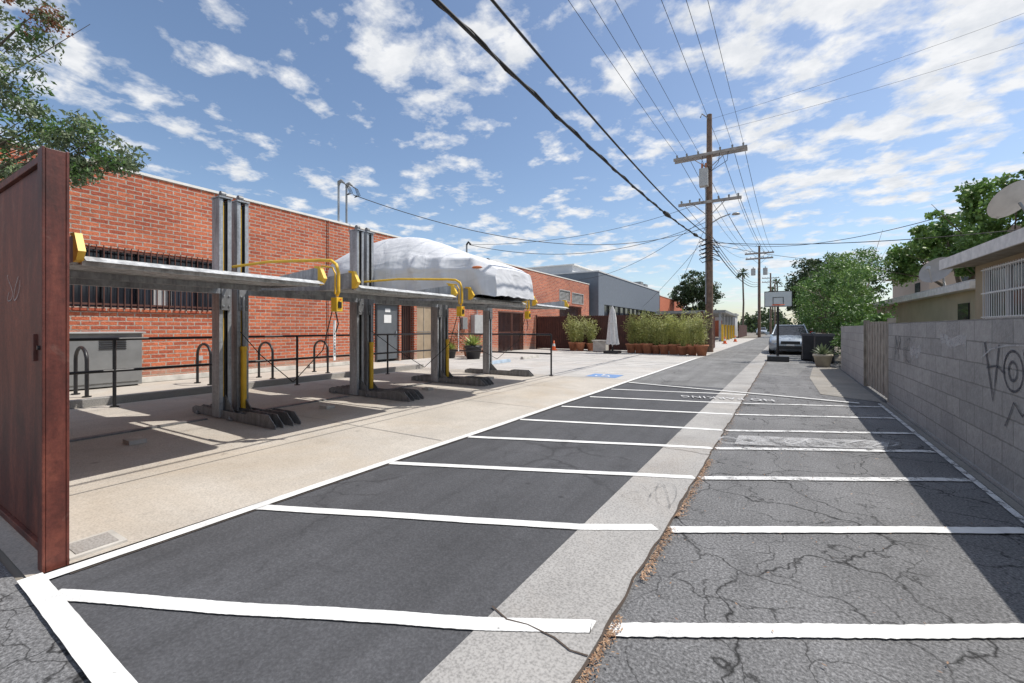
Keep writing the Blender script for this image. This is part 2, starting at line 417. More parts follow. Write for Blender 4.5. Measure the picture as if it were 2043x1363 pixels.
b.ribbon([R(1.29,y) for y in np.arange(2.2,9.3,.3)],.045,.0125,'white_worn')
b.ribbon([R(1.355,y) for y in np.arange(0,9.3,.3)],.06,.007,'apron')
b.make('worn_road_markings')
cu=bpy.data.curves.new('no_parking_text','FONT'); cu.body='NO PARKING'; cu.size=.27; cu.align_x='CENTER'; cu.align_y='CENTER'; cu.space_character=1.15
cu.materials.append(M['text_white'])
o=bpy.data.objects.new('no_parking_lettering',cu); scene.collection.objects.link(o)
o.location=(-.62,8.36,.0235); o.rotation_euler=(0,0,math.radians(180+13)); o.scale=(.82,1.2,1)
b=B()
for Y in (11.6,13.9,16.3,18.6):
    b.ribbon([(-9.0,Y+.4),(-3.1,Y)],.07,.0085,'white')
for i in range(7):
    x=-8.3+i*.78
    b.ribbon([(x,14.3),(x+.9,16.2)],.06,.0125,'white')
b.ribbon([(-8.9,12),(-8.9,18.8)],.06,.0165,'white')
b.make('stall_markings')
b=B()
b.poly([(-4.05,10.45,.0085),(-3.25,10.45,.0085),(-3.25,11.2,.0085),(-4.05,11.2,.0085)],'blue_paint')
def arcp(cx,cy,r,a0,a1,n=14): return [(cx+r*math.cos(math.radians(a0+(a1-a0)*i/n)),cy+r*math.sin(math.radians(a0+(a1-a0)*i/n))) for i in range(n+1)]
b.ribbon(arcp(-3.68,10.72,.17,-200,60),.035,.013,'white')
b.ribbon([(-3.70,10.74),(-3.72,10.98)],.045,.015,'white'); b.ribbon([(-3.72,10.86),(-3.58,10.86)],.03,.016,'white'); b.ribbon([(-3.7,10.76),(-3.52,10.76),(-3.46,10.60)],.04,.017,'white')
b.ribbon(arcp(-3.73,11.04,.02,0,350),.04,.013,'white',rise=.0001)
b.make('wheelchair_parking_symbol')
def scrib(b,cx,cy,w,h,n,width,z,mat,seed,tf=None):
    rnd=random.Random(seed)
    for s in range(n):
        x=cx-w/2+w*(s+.5)/n; pts=[]
        ax,ay=w/n*rnd.uniform(.4,.9),h*rnd.uniform(.3,.5); ph=rnd.uniform(0,6); f1=rnd.choice([1,2,1.5]); f2=rnd.choice([1,2,3])
        for i in range(60):
            t=i/59*5.5+ph
            pts.append((x+ax*math.sin(f1*t)+.02*s, cy+ay*math.cos(f2*t*.8)))
        if tf: tf(pts,width,z+s*.002,mat)
        else: b.ribbon(pts,width,z+s*.0012,mat,rise=.00002)
b=B()
b.poly([(-.30,5.10,.0165),(1.05,5.70,.0165),(1.15,6.12,.0165),(-.28,5.56,.0165)],'ghost')
def slant(pts,w,z,mat): b.ribbon([(p[0],p[1]+.45*(p[0]-.35)) for p in pts],w,z,mat,rise=.00002)
scrib(b,.35,5.58,1.5,.34,6,.022,.0185,'ghost',5,tf=slant)
b.make('road_graffiti')
b=B(); scrib(b,-.75,3.3,.30,.6,2,.008,.0185,'graft',9); b.make('gutter_graffiti')

def litter(name,pos,size):
    n=len(pos); pos=np.array(pos)
    a=rng.random(n)*6.283; L=size*(.5+rng.random(n)); w=L*.35; tilt=rng.normal(size=(n,2))*.2
    d=np.stack([np.cos(a),np.sin(a),tilt[:,0]],1); e=np.stack([-np.sin(a),np.cos(a),tilt[:,1]],1)
    v=np.empty((n,4,3)); v[:,0]=pos-d*L[:,None]/2; v[:,1]=pos+e*w[:,None]/2; v[:,2]=pos+d*L[:,None]/2; v[:,3]=pos-e*w[:,None]/2
    v[:,:,2]=np.maximum(v[:,:,2],.0132)
    me=bpy.data.meshes.new(name); me.from_pydata(v.reshape(-1,3).tolist(),[],np.arange(n*4).reshape(-1,4).tolist()); me.materials.append(M['litter']); me.update()
    o=bpy.data.objects.new(name,me); scene.collection.objects.link(o)
pos=[]
for i in range(4600):
    y=random.uniform(.8,24); 
    if random.random()<.4: y=random.uniform(.9,4.5)
    if noise.noise(Vector((y*2.3,0,0)))<-.12: continue
    pos.append((R(-.612+abs(random.gauss(0,.022)),y)[0],y,.015+random.random()*.004))
for i in range(320):
    y=random.uniform(1,9); pos.append((random.uniform(-.6,1.3),y,.015))
for i in range(700):
    y=random.uniform(10,20); pos.append((R(random.gauss(1.25,.2),y)[0],y,.015))
for i in range(800):
    y=random.uniform(12,22); pos.append((R(random.gauss(.6,.4),y)[0],y,.015))
for i in range(420):
    pos.append((random.uniform(-8.6,-4.2)-abs(random.gauss(0,.5)),random.uniform(.9,4),.014))
litter('leaf_litter',pos,.016)

# ---------------------------------------------------------------- walkway
b=B(); b.box((-12.08,.6,.0),(-9.35,10.0,.10),'pad'); b.box((-9.345,.6,0),(-9.2,10.0,.13),'gutter'); b.make('raised_walkway',bevel=.01)
def wheelstop(x,y,rot,mat,z=.0045):
    b=B(); b.prism([(-.08,0),(.08,0),(.05,.11),(-.05,.11)],'y',-.7,.7,mat); o=b.make('wheel_stop',loc=(x,y,z),bevel=.008); o.rotation_euler[2]=rot
wheelstop(-8.2,12.8,0,'bluestop'); wheelstop(-8.4,15.5,0,'stone')
for x,y in ((-11.3,6.4),(-11.3,8.2),(-11.3,4.3)): wheelstop(x,y,0,'stone',.1045)

# ---------------------------------------------------------------- brick building
bb=empty('brick_warehouse')
X0=-12.1
def wall_with_holes(b,X,ya,yb,z0,z1,holes,mat,th=.25):
    ys=sorted(set([ya,yb]+[h[0] for h in holes]+[h[1] for h in holes])); zs=sorted(set([z0,z1]+[h[2] for h in holes]+[h[3] for h in holes]))
    for i in range(len(ys)-1):
        for j in range(len(zs)-1):
            cy=(ys[i]+ys[i+1])/2;cz=(zs[j]+zs[j+1])/2
            if any(h[0]<cy<h[1] and h[2]<cz<h[3] for h in holes): continue
            b.add([(X,ys[i],zs[j]),(X,ys[i+1],zs[j]),(X,ys[i+1],zs[j+1]),(X,ys[i],zs[j+1])],[(0,1,2,3)],mat)
    for h in holes:
        y0,y1,a,c=h
        for q in ([(X,y0,a),(X,y0,c),(X-th,y0,c),(X-th,y0,a)],[(X,y1,a),(X-th,y1,a),(X-th,y1,c),(X,y1,c)],[(X,y0,c),(X,y1,c),(X-th,y1,c),(X-th,y0,c)],[(X,y0,a),(X-th,y0,a),(X-th,y1,a),(X,y1,a)]):
            b.add(q,[(0,1,2,3)],mat)
holes=[(2.75,5.75,1.70,2.97),(10.7,11.8,0,2.2),(11.9,12.6,0,2.2),(12.75,13.7,0,2.2),(18.8,21.5,0,2.15),(26.5,30.4,1.4,2.85),(26.5,28.2,3.2,3.85),(28.7,30.8,3.1,3.8)]
b=B(); wall_with_holes(b,X0,-3,32.1,0,4.70,holes,'brick')
b.poly([(X0,32.1,0),(-25,32.1,0),(-25,32.1,4.7),(X0,32.1,4.7)],'brick'); b.poly([(X0,-3,0),(-25,-3,0),(-25,-3,4.7),(X0,-3,4.7)][::-1],'brick'); b.make('walls',bb)
b=B(); b.box((-12.35,-3,4.701),(-12.07,32.12,4.76),'coping'); b.poly([(-25,-3,4.4),(-12.36,-3,4.4),(-12.36,32,4.4),(-25,32,4.4)],'roofg'); b.make('roof',bb)
b=B()
for h in holes:
    if h[2]>0 or h[0]==18.8: b.poly([(X0-.24,h[0],h[2]),(X0-.24,h[1],h[2]),(X0-.24,h[1],h[3]),(X0-.24,h[0],h[3])],'glass')
for y in np.linspace(2.75,5.75,6): b.box((X0-.22,y-.025,1.7),(X0-.17,y+.025,2.97),'black')
b.box((X0-.22,2.75,2.32),(X0-.165,5.75,2.37),'black')
b.box((X0-.05,2.7,1.62),(X0+.05,5.8,1.70),'brick'); 
b.box((X0-.235,4.25,1.75),(X0-.225,4.6,2.3),'cabl')
b.make('windows',bb)
b=B()
b.box((X0+.03,2.7,2.9),(X0+.06,5.8,2.94),'bars');b.box((X0+.03,2.7,1.74),(X0+.06,5.8,1.78),'bars');b.box((X0+.03,2.7,2.30),(X0+.06,5.8,2.33),'bars')
for y in np.arange(2.72,5.8,.115): b.cyl((X0+.07,y,1.66),(X0+.07,y,3.0),.012,'bars',n=6)
for y in np.arange(26.5,30.4,.15): b.cyl((X0+.07,y,1.35),(X0+.07,y,2.87),.015,'bars',n=5)
b.box((X0+.03,26.45,2.78),(X0+.06,30.5,2.84),'bars')
for y in np.arange(18.85,21.5,.13): b.cyl((X0+.0,y,.05),(X0+.0,y,2.12),.02,'bars',n=5)
b.box((X0-.02,18.8,2.08),(X0+.03,21.5,2.15),'bars');b.box((X0-.02,18.8,1.0),(X0+.03,21.5,1.06),'bars');b.box((X0-.02,20.1,0),(X0+.03,20.2,2.1),'bars')
for y in np.arange(11.95,12.6,.1): b.cyl((X0-.05,y,.05),(X0-.05,y,2.15),.015,'bars',n=5)
b.make('security_bars',bb)
b=B(); b.box((X0-.12,10.72,0.1),(X0-.07,11.78,2.18),'doorg'); b.box((X0-.07,11.65,1.02),(X0-.02,11.70,1.14),'galv')
b.box((X0-.068,11.1,1.45),(X0-.062,11.45,1.75),'paper'); b.box((X0-.068,11.15,1.85),(X0-.062,11.4,1.98),'paper'); b.box((X0-.06,10.7,2.13),(X0+.03,11.8,2.22),'black'); b.box((X0-.05,10.62,0),(X0+.03,10.7,2.22),'black')
b.make('door',bb)
b=B(); b.box((X0-.12,12.76,0.0),(X0-.06,13.69,2.19),'ply'); b.box((X0-.06,13.2,0),(X0-.045,13.23,2.19),'wood');b.box((X0-.06,12.76,1.1),(X0-.045,13.69,1.13),'wood')
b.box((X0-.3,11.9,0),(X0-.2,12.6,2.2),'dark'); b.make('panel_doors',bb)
b=B()
for (y0,y1,z0,z1) in ((26.5,28.2,3.2,3.85),(28.7,30.8,3.1,3.8)):
    for z in np.arange(z0+.04,z1,.09): b.box((X0-.08,y0,z),(X0-.02,y1,z+.045),'cabl')
    b.box((X0-.02,y0-.05,z0-.05),(X0+.03,y1+.05,z0),'cabl');b.box((X0-.02,y0-.05,z1),(X0+.03,y1+.05,z1+.05),'cabl');b.box((X0-.02,y0-.05,z0),(X0+.03,y0,z1),'cabl');b.box((X0-.02,y1,z0),(X0+.03,y1+.05,z1),'cabl')
b.make('vents',bb)
b=B(); b.box((X0+.002,16.4,1.0),(X0+.22,17.3,1.9),'cabl'); b.box((X0+.002,15.6,1.2),(X0+.14,15.95,1.75),'cab'); b.cyl((X0+.07,16.8,1.9),(X0+.07,16.8,4.6),.03,'galv'); b.box((X0+.002,5.05,.45),(X0+.05,5.15,.57),'cabl'); b.box((X0+.002,1.9,.6),(X0+.04,2.05,.72),'cabl')
b.cyl((X0+.05,8.7,.1),(X0+.05,8.7,4.7),.02,'brick'); b.make('meter_boxes',bb)
b=B()
for y in (9.19,9.5):
    b.cyl((X0-.12,y,4.3),(X0-.12,y,6.0),.035,'galv')
    b.tube([(X0-.12,y,6.0),(X0-.10,y,6.1),(X0-.02,y+.03,6.14),(X0+.08,y+.06,6.06)],[.04,.06,.06,.03],'cab',8)
    for k in range(3): b.tube([(X0+.06,y+.05,6.06),(X0+.2,y+.1+.05*k,5.95),(X0+.24,y+.15+.06*k,5.75),(X0+.1,y+.15,5.68)],.012,'wire',5)
b.make('service_mast')
b=B(); b.cyl((X0-.1,16.2,4.4),(X0-.1,16.2,5.2),.04,'cab'); b.tube([(X0-.1,16.2,5.2),(X0,16.2,5.32),(X0+.1,16.25,5.2)],.05,'black',8); b.make('service_mast')

# ---------------------------------------------------------------- rusted gate
b=B()
px,py=-3.2,.68
b.box((px-.04,py-.05,0),(px+.04,py-.038,2.18),'rust'); b.box((px-.04,py+.038,0),(px+.04,py+.05,2.18),'rust'); b.box((px-.012,py-.038,0),(px,py+.038,2.175),'rust')
b.box((px+.026,py-.037,0),(px+.038,py+.037,2.175),'rust')
b.box((-7.2,py-.01,.10),(px-.041,py+.01,2.13),'rust'); b.box((-7.2,py-.03,2.131),(px-.041,py+.03,2.17),'rust'); b.box((-7.2,py-.03,.06),(px-.041,py+.03,.099),'rust')
b.box((px-.075,py-.065,1.08),(px-.041,py-.035,1.22),'rust'); b.cyl((px,py-.051,1.15),(px,py-.06,1.15),.012,'black')
b.make('rusted_steel_gate',bevel=.003)
b=B(); b.box((-3.44,.74,.004),(-3.2,.98,.018),'stone'); b.box((-3.41,.77,.0185),(-3.23,.95,.022),'gutter'); b.make('utility_cover')

# ---------------------------------------------------------------- parking lifts
PY=[.79,3.15,5.44,7.67,9.77]
FX=-4.16; RX=-8.45
def dz(x): return 1.76+(FX-x)*.055
def lift(ya,yb,name='parking_lift'):
    e=empty(name)
    b=B()
    for y,sd in ((ya+.115,1),(yb-.115,-1)):
        x=-6.56
        b.box((x-.10,y-.078,.02),(x+.10,y-.068,3.05),'galv'); b.box((x-.10,y+.068,.02),(x+.10,y+.078,3.05),'galv'); b.box((x-.10,y-.068,.02),(x-.09,y+.068,3.05),'galvd')
        b.box((x+.085,y-.067,.02),(x+.10,y-.030,3.04),'galv'); b.box((x+.085,y+.030,.02),(x+.10,y+.067,3.04),'galv')
        b.box((x-.03,y-.03,.05),(x+.05,y+.03,3.0),'galvd')
        b.box((x-.12,y-.085,3.055),(x+.12,y+.085,3.075),'galv')
        b.cyl((x+.02,y-.03,3.12),(x+.02,y+.03,3.12),.045,'galvd')
        b.cyl((x+.07,y+.012,.3),(x+.07,y+.012,3.0),.008,'black',n=5); b.cyl((x+.07,y-.012,.3),(x+.07,y-.012,3.0),.006,'yellow',n=5)
        b.box((x+.101,y-.06,1.50),(x+.125,y+.06,1.95),'galvd')
        for zb in (1.56,1.70,1.88):
            for yy in (y-.035,y+.035): b.cyl((x+.125,yy,zb),(x+.137,yy,zb),.012,'galv',n=6)
        prof=[(-7.3,.01),(-5.16,.01),(-5.16,.05),(-5.30,.165),(-5.75,.165),(-5.85,.12),(-7.2,.12),(-7.3,.08)]
        b.prism(prof,'y',y-.055,y-.045,'galvd'); b.prism(prof,'y',y+.045,y+.055,'galvd')
        b.box((-7.3,y-.044,.01),(-5.3,y+.044,.03),'galvd')
        b.box((-5.5,y-.044,.03),(-5.49,y+.044,.15),'galvd'); b.box((-6.1,y-.044,.03),(-6.09,y+.044,.11),'galvd')
        for xx in (-7.1,-6.2): b.box((xx-.05,y-.09,.012),(xx+.05,y-.056,.03),'galvd'); b.cyl((xx,y-.075,.03),(xx,y-.075,.06),.012,'galv',n=6)
        b.prism([(x+.10,.03),(x+.42,.03),(x+.10,.32)],'y',y-.006,y+.006,'galvd')
    b.make('columns',e)
    b=B()
    y=ya+.10
    b.cyl((-6.41,y+.0,.06),(-6.41,y,.95),.038,'yellow',n=14); b.cyl((-6.41,y,.95),(-6.41,y,1.7),.016,'galv'); b.cyl((-6.41,y,.93),(-6.41,y,.99),.045,'yellow',n=14)
    b.make('hydraulic_cylinder',e)
    y0,y1=ya+.24,yb-.24
    b=B()
    def sec(x0,x1,zo0,zo1,mat,yy0=y0,yy1=y1):
        za,zb=dz(x0),dz(x1)
        vs=[(x0,yy0,za+zo0),(x1,yy0,zb+zo0),(x1,yy1,zb+zo0),(x0,yy1,za+zo0),(x0,yy0,za+zo1),(x1,yy0,zb+zo1),(x1,yy1,zb+zo1),(x0,yy1,za+zo1)]
        b.add(vs,[(0,3,2,1),(4,5,6,7),(0,1,5,4),(1,2,6,5),(2,3,7,6),(3,0,4,7)],mat)
    x=RX
    while x<FX-.2:
        sec(x,x+.105,-.02,0.0,'deck'); sec(x+.1052,x+.1698,-.055,-.012,'deck'); x+=.17
    sec(FX-.20,FX,-.022,.003,'deck')
    for k in range(4): sec(FX-.19+k*.05,FX-.175+k*.05,-.045-.006*k,-.023,'deck')
    b.add([(FX,y0,dz(FX)),(FX,y1,dz(FX)),(FX+.06,y1,dz(FX)-.035),(FX+.06,y0,dz(FX)-.035)],[(0,1,2,3)],'deck')
    for yy in (y0-.03,y1+.005):
        sec(RX,FX-.9,-.08,.05,'galv',yy,yy+.025)
        z=dz(FX)
        b.prism([(FX-.9,dz(FX-.9)-.08),(FX-.06,z-.04),(FX-.06,z+.14),(FX-.12,z+.155),(FX-.9,dz(FX-.9)+.05)],'y',yy,yy+.025,'galv')
        b.prism([(FX-.06,z-.04),(FX+.0,z-.03),(FX+.05,z+.03),(FX-.03,z+.165),(FX-.12,z+.175),(FX-.12,z+.155),(FX-.06,z+.14)],'y',yy-.008,yy+.033,'yellow')
    sec(RX-.05,RX,-.09,.08,'galv'); 
    sec(-6.75,-6.45,-.16,-.06,'galv',y0-.1,y1+.1)
    for xx in (-7.6,-5.4): sec(xx,xx+.06,-.12,-.06,'galv')
    b.make('platform',e)
    return e
def controls(y,e,x=-6.5):
    b=B()
    b.tube([(x,y,2.12),(-5.6,y,2.12),(-4.5,y,2.05),(-4.32,y,2.03),(-4.23,y,1.98),(-4.19,y,1.88),(-4.19,y,1.66),(-4.22,y,1.62)],.019,'yellow',8)
    b.tube([(-4.5,y,1.98),(-4.3,y,1.95),(-4.25,y,1.88),(-4.25,y,1.64)],.011,'yellow',8)
    b.box((-4.27,y-.04,1.44),(-4.17,y+.04,1.60),'yellow'); b.box((-4.169,y-.022,1.48),(-4.16,y+.022,1.55),'black'); b.cyl((-4.16,y,1.575),(-4.145,y,1.575),.010,'orange')
    b.make('control_arm',e,bevel=.004)
    b=B(); b.tube([(-4.24,y,1.44),(-4.22,y+.02,1.3),(-4.24,y+.0,1.2)],.008,'black',5); b.box((-4.26,y-.03,.88),(-4.255,y+.025,1.34),'paper',rot=.5)
    for k in range(8): b.box((-4.254,y-.012,.93+k*.035),(-4.2535,y+.008,.95+k*.035),'black',rot=.5,c=(-4.2575,y-.0025))
    b.tube([(-4.26,y-.03,1.45),(-4.4,y-.05,1.0),(-4.9,y-.1,.6),(-5.6,y-.1,.9),(-6.3,y,1.2)],.006,'wire',5)
    b.make('hanging_tag',e)
lifts=[]
for i in range(4):
    e=lift(PY[i],PY[i+1]); lifts.append(e)
    if i<3: controls(PY[i+1]+.0,e)
b=B()
for i in range(4): b.box((-6.62,PY[i]+.3,.006),(-6.54,PY[i+1]-.3,.025),'galvd'); b.box((-5.98,PY[i]+1.0,.006),(-5.8,PY[i]+1.15,.05),'stone')
b.make('cable_duct')

# covered car
def cover():
    xs=np.linspace(-3.86,-8.15,110); na=90
    cy=(PY[2]+PY[3])/2
    prof=[(-3.86,.50),(-3.96,.60),(-4.2,.69),(-4.6,.79),(-5.05,.93),(-5.5,1.09),(-5.95,1.21),(-6.4,1.27),(-6.9,1.25),(-7.4,1.16),(-7.8,1.06),(-8.05,.92),(-8.15,.75)]
    wp=[(-3.86,.60),(-3.95,.70),(-4.15,.80),(-4.6,.87),(-5.4,.89),(-7.3,.90),(-7.8,.86),(-8.05,.76),(-8.15,.62)]
    f=lambda x,p: float(np.interp(-x,[-q[0] for q in p],[q[1] for q in p]))
    def fs_(x,p): return sum(f(x+d,p) for d in (-.12,-.06,0,.06,.12))/5
    vs=[]
    for x in xs:
        H=fs_(x,prof);Wd=fs_(x,wp)
        cab=max(0,min(1,(H-.85)/.4))
        for j in range(na+1):
            t=-1+2*j/na; s=abs(t); sg=1 if t>=0 else -1
            sh=min(H-.03,.68)
            if s>.62:
                q=(1-s)/.38; z=.03+q*(sh-.03); y=Wd*(1.0-.02*q-.11*max(0,q-.7)/.3)
            else:
                q=s/.62
                z=sh+(H-sh)*(1-q**(2.2))
                y=Wd*.87*q*(1-.06*cab*(1-abs(2*q-1)))
            mir=0
            if abs(x+5.45)<.18 and .56<s<.76: mir=.08*(1-abs(x+5.45)/.18); z+=mir*.4
            v=Vector((x*2.2,sg*s*2.6+3,z*1.2))
            wr=.020*noise.noise(v*.8)
            k=max(0,min(1,(s-.42)/.25))
            ph=(x*4.2+ z*3.0*(1 if x>-6 else -1)+2.2*noise.noise(Vector((x*1.1,z*1.5,sg*4))))
            wr+=k*.032*(1-abs(math.sin(ph)))**2
            ph2=(x*9+z*1.4*(1 if x>-5.2 else -1)+1.6*noise.noise(Vector((x*2.3,z,sg*9))))
            wr+=k*max(0,s-.6)*.07*math.sin(ph2)
            hem=.03*noise.noise(Vector((x*4,sg*2,0))) if s>.97 else 0
            yy=abs(y)+mir+wr*(1 if s>.1 else 0)
            dx_=0
            if x>-4.3: dx_=.02*noise.noise(Vector((sg*y*4,z*1.5,5)))
            vs.append((x+dx_, cy+sg*yy, dz(x)+z+wr*.4+hem))
    n=na+1;fs=[(i*n+j,i*n+j+1,(i+1)*n+j+1,(i+1)*n+j) for i in range(len(xs)-1) for j in range(na)]
    b=B(); b.add(vs,fs,'cover',True)
    for i0 in (0,len(xs)-1):
        row=vs[i0*n:(i0+1)*n]; sx=1 if i0==0 else -1
        rows=[row]
        for q in (.35,.7,1.0):
            rows.append([(p[0]+sx*(.05*q+.03*q*noise.noise(Vector((p[1]*5,q,3)))),cy+(p[1]-cy)*(1-.01*q),p[2]*(1-q)+(dz(p[0])+.05+.02*noise.noise(Vector((p[1]*6,0,1))))*q) for p in row])
        allv=[p for r in rows for p in r]
        b.add(allv,[(i*n+j,i*n+j+1,(i+1)*n+j+1,(i+1)*n+j) for i in range(3) for j in range(n-1)],'cover',True)
    e=empty('covered_car'); b.make('fabric_cover',e)
    b=B()
    for x in (-4.75,-7.35):
        for y in (cy-.68,cy+.68): b.cyl((x,y-.09,dz(x)+.29),(x,y+.09,dz(x)+.29),.28,'tyre',n=24); b.cyl((x,y-.095,dz(x)+.29),(x,y+.095,dz(x)+.29),.18,'galv',n=18)
    b.box((-7.6,cy-.55,dz(-6)+.17),(-4.5,cy+.55,dz(-6)+.33),'black')
    b.make('wheels_and_underbody',e)
    b=B()
    b.lathe((0,0,0),[(.0,.012),(.05,.01),(.08,.004),(.09,-.01)],'mark',14)
    o=b.make('side_marker',e,loc=(-4.12,cy-.80,dz(-4.2)+.50)); o.rotation_euler=(math.radians(75),0,math.radians(25)); o.scale=(1.0,.26,1)
cover()

# ---------------------------------------------------------------- railing, racks, cabinet
b=B(); X=-8.85
ys=[-1,2.55,5.6,8.2,10.1]
for z in (1.08,.58): b.cyl((X,-1,z),(X,10.1,z),.024,'black')
for y in ys: b.cyl((X,y,0),(X,y,1.08),.024,'black'); b.cyl((X,y,0),(X,y,.02),.06,'black')
for z in (1.08,.58): b.cyl((X,10.1,z),(-4.85,10.1,z),.022,'black')
for x in (-7.0,-4.85): b.cyl((x,10.1,0),(x,10.1,1.08),.024,'black'); b.cyl((x,10.1,0),(x,10.1,.02),.06,'black')
b.make('pipe_railing')
for x,y in ((-10.0,2.45),(-9.95,4.27),(-9.9,5.5),(-9.95,6.95)):
    b=B(); z=.1
    pts=[(-.28,0,z),(-.28,0,.7)]+[(-.28*math.cos(t),0,.7+.28*math.sin(t)*.8) for t in np.linspace(.3,math.pi-.3,8)]+[(.28,0,.7),(.28,0,z)]
    b.tube(pts,.027,'black',8); b.cyl((-.28,0,.1),(-.28,0,.12),.06,'black');b.cyl((.28,0,.1),(.28,0,.12),.06,'black')
    b.make('bike_rack',loc=(x,y,0))
b=B(); b.box((-11.75,1.3,.13),(-10.85,3.55,1.15),'cab'); b.box((-10.849,1.35,.2),(-10.835,2.4,1.05),'cab'); b.box((-10.849,2.45,.2),(-10.835,3.5,1.05),'cab'); b.box((-11.8,1.25,1.151),(-10.8,3.6,1.18),'cabl')
for z in np.arange(.85,1.05,.04): b.box((-10.834,2.9,z),(-10.82,3.3,z+.015),'black')
b.box((-10.834,1.6,.5),(-10.828,1.85,.7),'paper'); b.box((-11.7,1.35,.1),(-10.9,3.5,.129),'black'); b.make('utility_cabinet',bevel=.006)

# ---------------------------------------------------------------- rear fence, bamboo, umbrella
b=B()
b.box((-12.0,23.0,0.05),(-2.85,23.03,1.95),'reddk')
for x in np.arange(-12,-2.8,.12): b.box((x,22.965,.05),(x+.05,22.999,1.97),'reddk')
for x in np.arange(-12,-2.7,2.27): b.box((x-.05,22.9,0),(x+.05,22.964,2.05),'reddk')
b.box((-2.84,23.0,0),(-2.72,23.12,2.1),'reddk')
for y in np.arange(23.15,29,.2): b.box((-2.8,y,.05),(-2.76,y+.12,1.95),'reddk')
b.make('corrugated_fence')
def bamboo_mesh(seed):
    rnd=random.Random(seed); b=B()
    b.lathe((0,0,0),[(.0,.01),(.16,.0),(.23,.34),(.26,.34),(.26,.40),(.22,.40),(.21,.36)],'terra',18); b.add([(.21*math.cos(t),.21*math.sin(t),.36) for t in np.linspace(0,6.28,13)[:-1]],[list(range(12))],'soil')
    for i in range(26):
        a=rnd.uniform(0,6.28); r=rnd.uniform(0,.15); h=rnd.uniform(.75,1.35); ln=rnd.uniform(.05,.42)
        p=[(r*math.cos(a)+ln*(t**1.8)*math.cos(a),r*math.sin(a)+ln*(t**1.8)*math.sin(a),.36+h*t) for t in (0,.35,.7,1)]
        b.tube(p,[.008,.007,.005,.002],'leaf_bam',4)
        for j in range(46):
            t=rnd.uniform(.12,1.0); k=min(2,int(t*3)); tt=t*3-k
            q=Vector(p[k]).lerp(Vector(p[k+1]),min(1,tt)); d=Vector((rnd.gauss(0,1),rnd.gauss(0,1),rnd.gauss(.3,.7))).normalized()
            q=q+d*rnd.uniform(.0,.10); l=rnd.uniform(.07,.15); s=d.orthogonal().normalized()*.010*rnd.uniform(.7,1.3)
            b.add([q,q+d*l*.4+s,q+d*l,q+d*l*.4-s],[(0,1,2,3)],'leaf_bam')
    return b
protos=[]
bx=[(-9.3,22.2),(-8.8,22.0),(-8.3,22.3)]+[(-5.9+i*.42,21.6-i*.08+.1*(i%2)) for i in range(9)]+[(-5.5+i*.55,22.1) for i in range(5)]
for i,(x,y) in enumerate(bx):
    if i<4: o=bamboo_mesh(i).make('potted_bamboo',loc=(x,y,.006)); protos.append(o)
    else:
        o=bpy.data.objects.new('potted_bamboo',protos[i%4].data); scene.collection.objects.link(o); o.location=(x,y,.006)
    o.rotation_euler[2]=i*1.3; s=random.uniform(.95,1.25); o.scale=(s*.95,s*.95,s)
e=empty('closed_patio_umbrella'); b=B()
ux,uy=-6.55,20.6
b.cyl((ux,uy,.05),(ux,uy,2.35),.025,'wmetal'); b.make('pole',e)
b=B(); n=32; prof=[(.03,2.32),(.10,2.15),(.15,1.8),(.19,1.3),(.24,.8),(.28,.45)]
vs=[]
for r,z in prof:
    for j in range(n):
        t=2*math.pi*j/n; rr=r*(1+.28*math.cos(8*t+z)); vs.append((ux+rr*math.cos(t),uy+rr*math.sin(t),z+ (.03*math.cos(8*t) if z<.5 else 0)))
b.add(vs,[(i*n+j,i*n+(j+1)%n,(i+1)*n+(j+1)%n,(i+1)*n+j) for i in range(len(prof)-1) for j in range(n)],'cloth',True); b.cyl((ux,uy,1.5),(ux,uy,1.56),.20,'cloth',n=16); b.make('canopy',e)
b=B(); b.box((ux-.35,uy-.35,.01),(ux+.35,uy+.35,.14),'black'); b.cyl((ux,uy,.14),(ux,uy,.35),.05,'black'); b.make('base',e,bevel=.02)
b=B(); b.box((-7.9,21.5,.01),(-7.2,22.0,.55),'stone'); b.box((-7.95,21.45,.55),(-7.15,22.05,.62),'stone'); b.make('stone_bench',bevel=.02)
def cone(x,y,s=1):
    b=B(); b.box((-.17,-.17,0),(.17,.17,.03),'orange'); b.lathe((0,0,0),[(.13,.03),(.09,.22)],'orange',16); b.lathe((0,0,0),[(.09,.22),(.06,.36)],'paper',16); b.lathe((0,0,0),[(.06,.36),(.025,.52),(.0,.52)],'orange',16)
    o=b.make('traffic_cone',loc=(x,y,.01)); o.scale=(s,s,s*1.1)
cone(-10.3,21.8,.95); cone(-3.6,34); cone(-2.9,38);cone(-2.5,44); cone(-3.3,30)
def agave(x,y,z,s,mat,pot,name='potted_agave',n=34):
    b=B()
    if pot: b.lathe((0,0,0),[(.0,.01),(.17,0),(.23,.3),(.25,.3),(.25,.36),(.21,.36),(.0,.33)],pot,18)
    z0=.34 if pot else 0
    for i in range(n):
        a=i*2.4; el=.25+1.1*(i/n); l=.42*random.uniform(.8,1.1)
        d=Vector((math.cos(a)*math.cos(el),math.sin(a)*math.cos(el),math.sin(el))); sd=Vector((-math.sin(a),math.cos(a),0))*.035
        p=Vector((0,0,z0)); q=p+d*l*.5; r=p+d*l+Vector((0,0,-.03))
        b.add([p-sd*.6,p+sd*.6,q+sd,r,q-sd],[(0,1,2,3,4)],mat)
    o=b.make(name,loc=(x,y,z)); o.scale=(s,s,s)
agave(-10.28,14.1,.005,1.5,'leaf_aga','potdark')
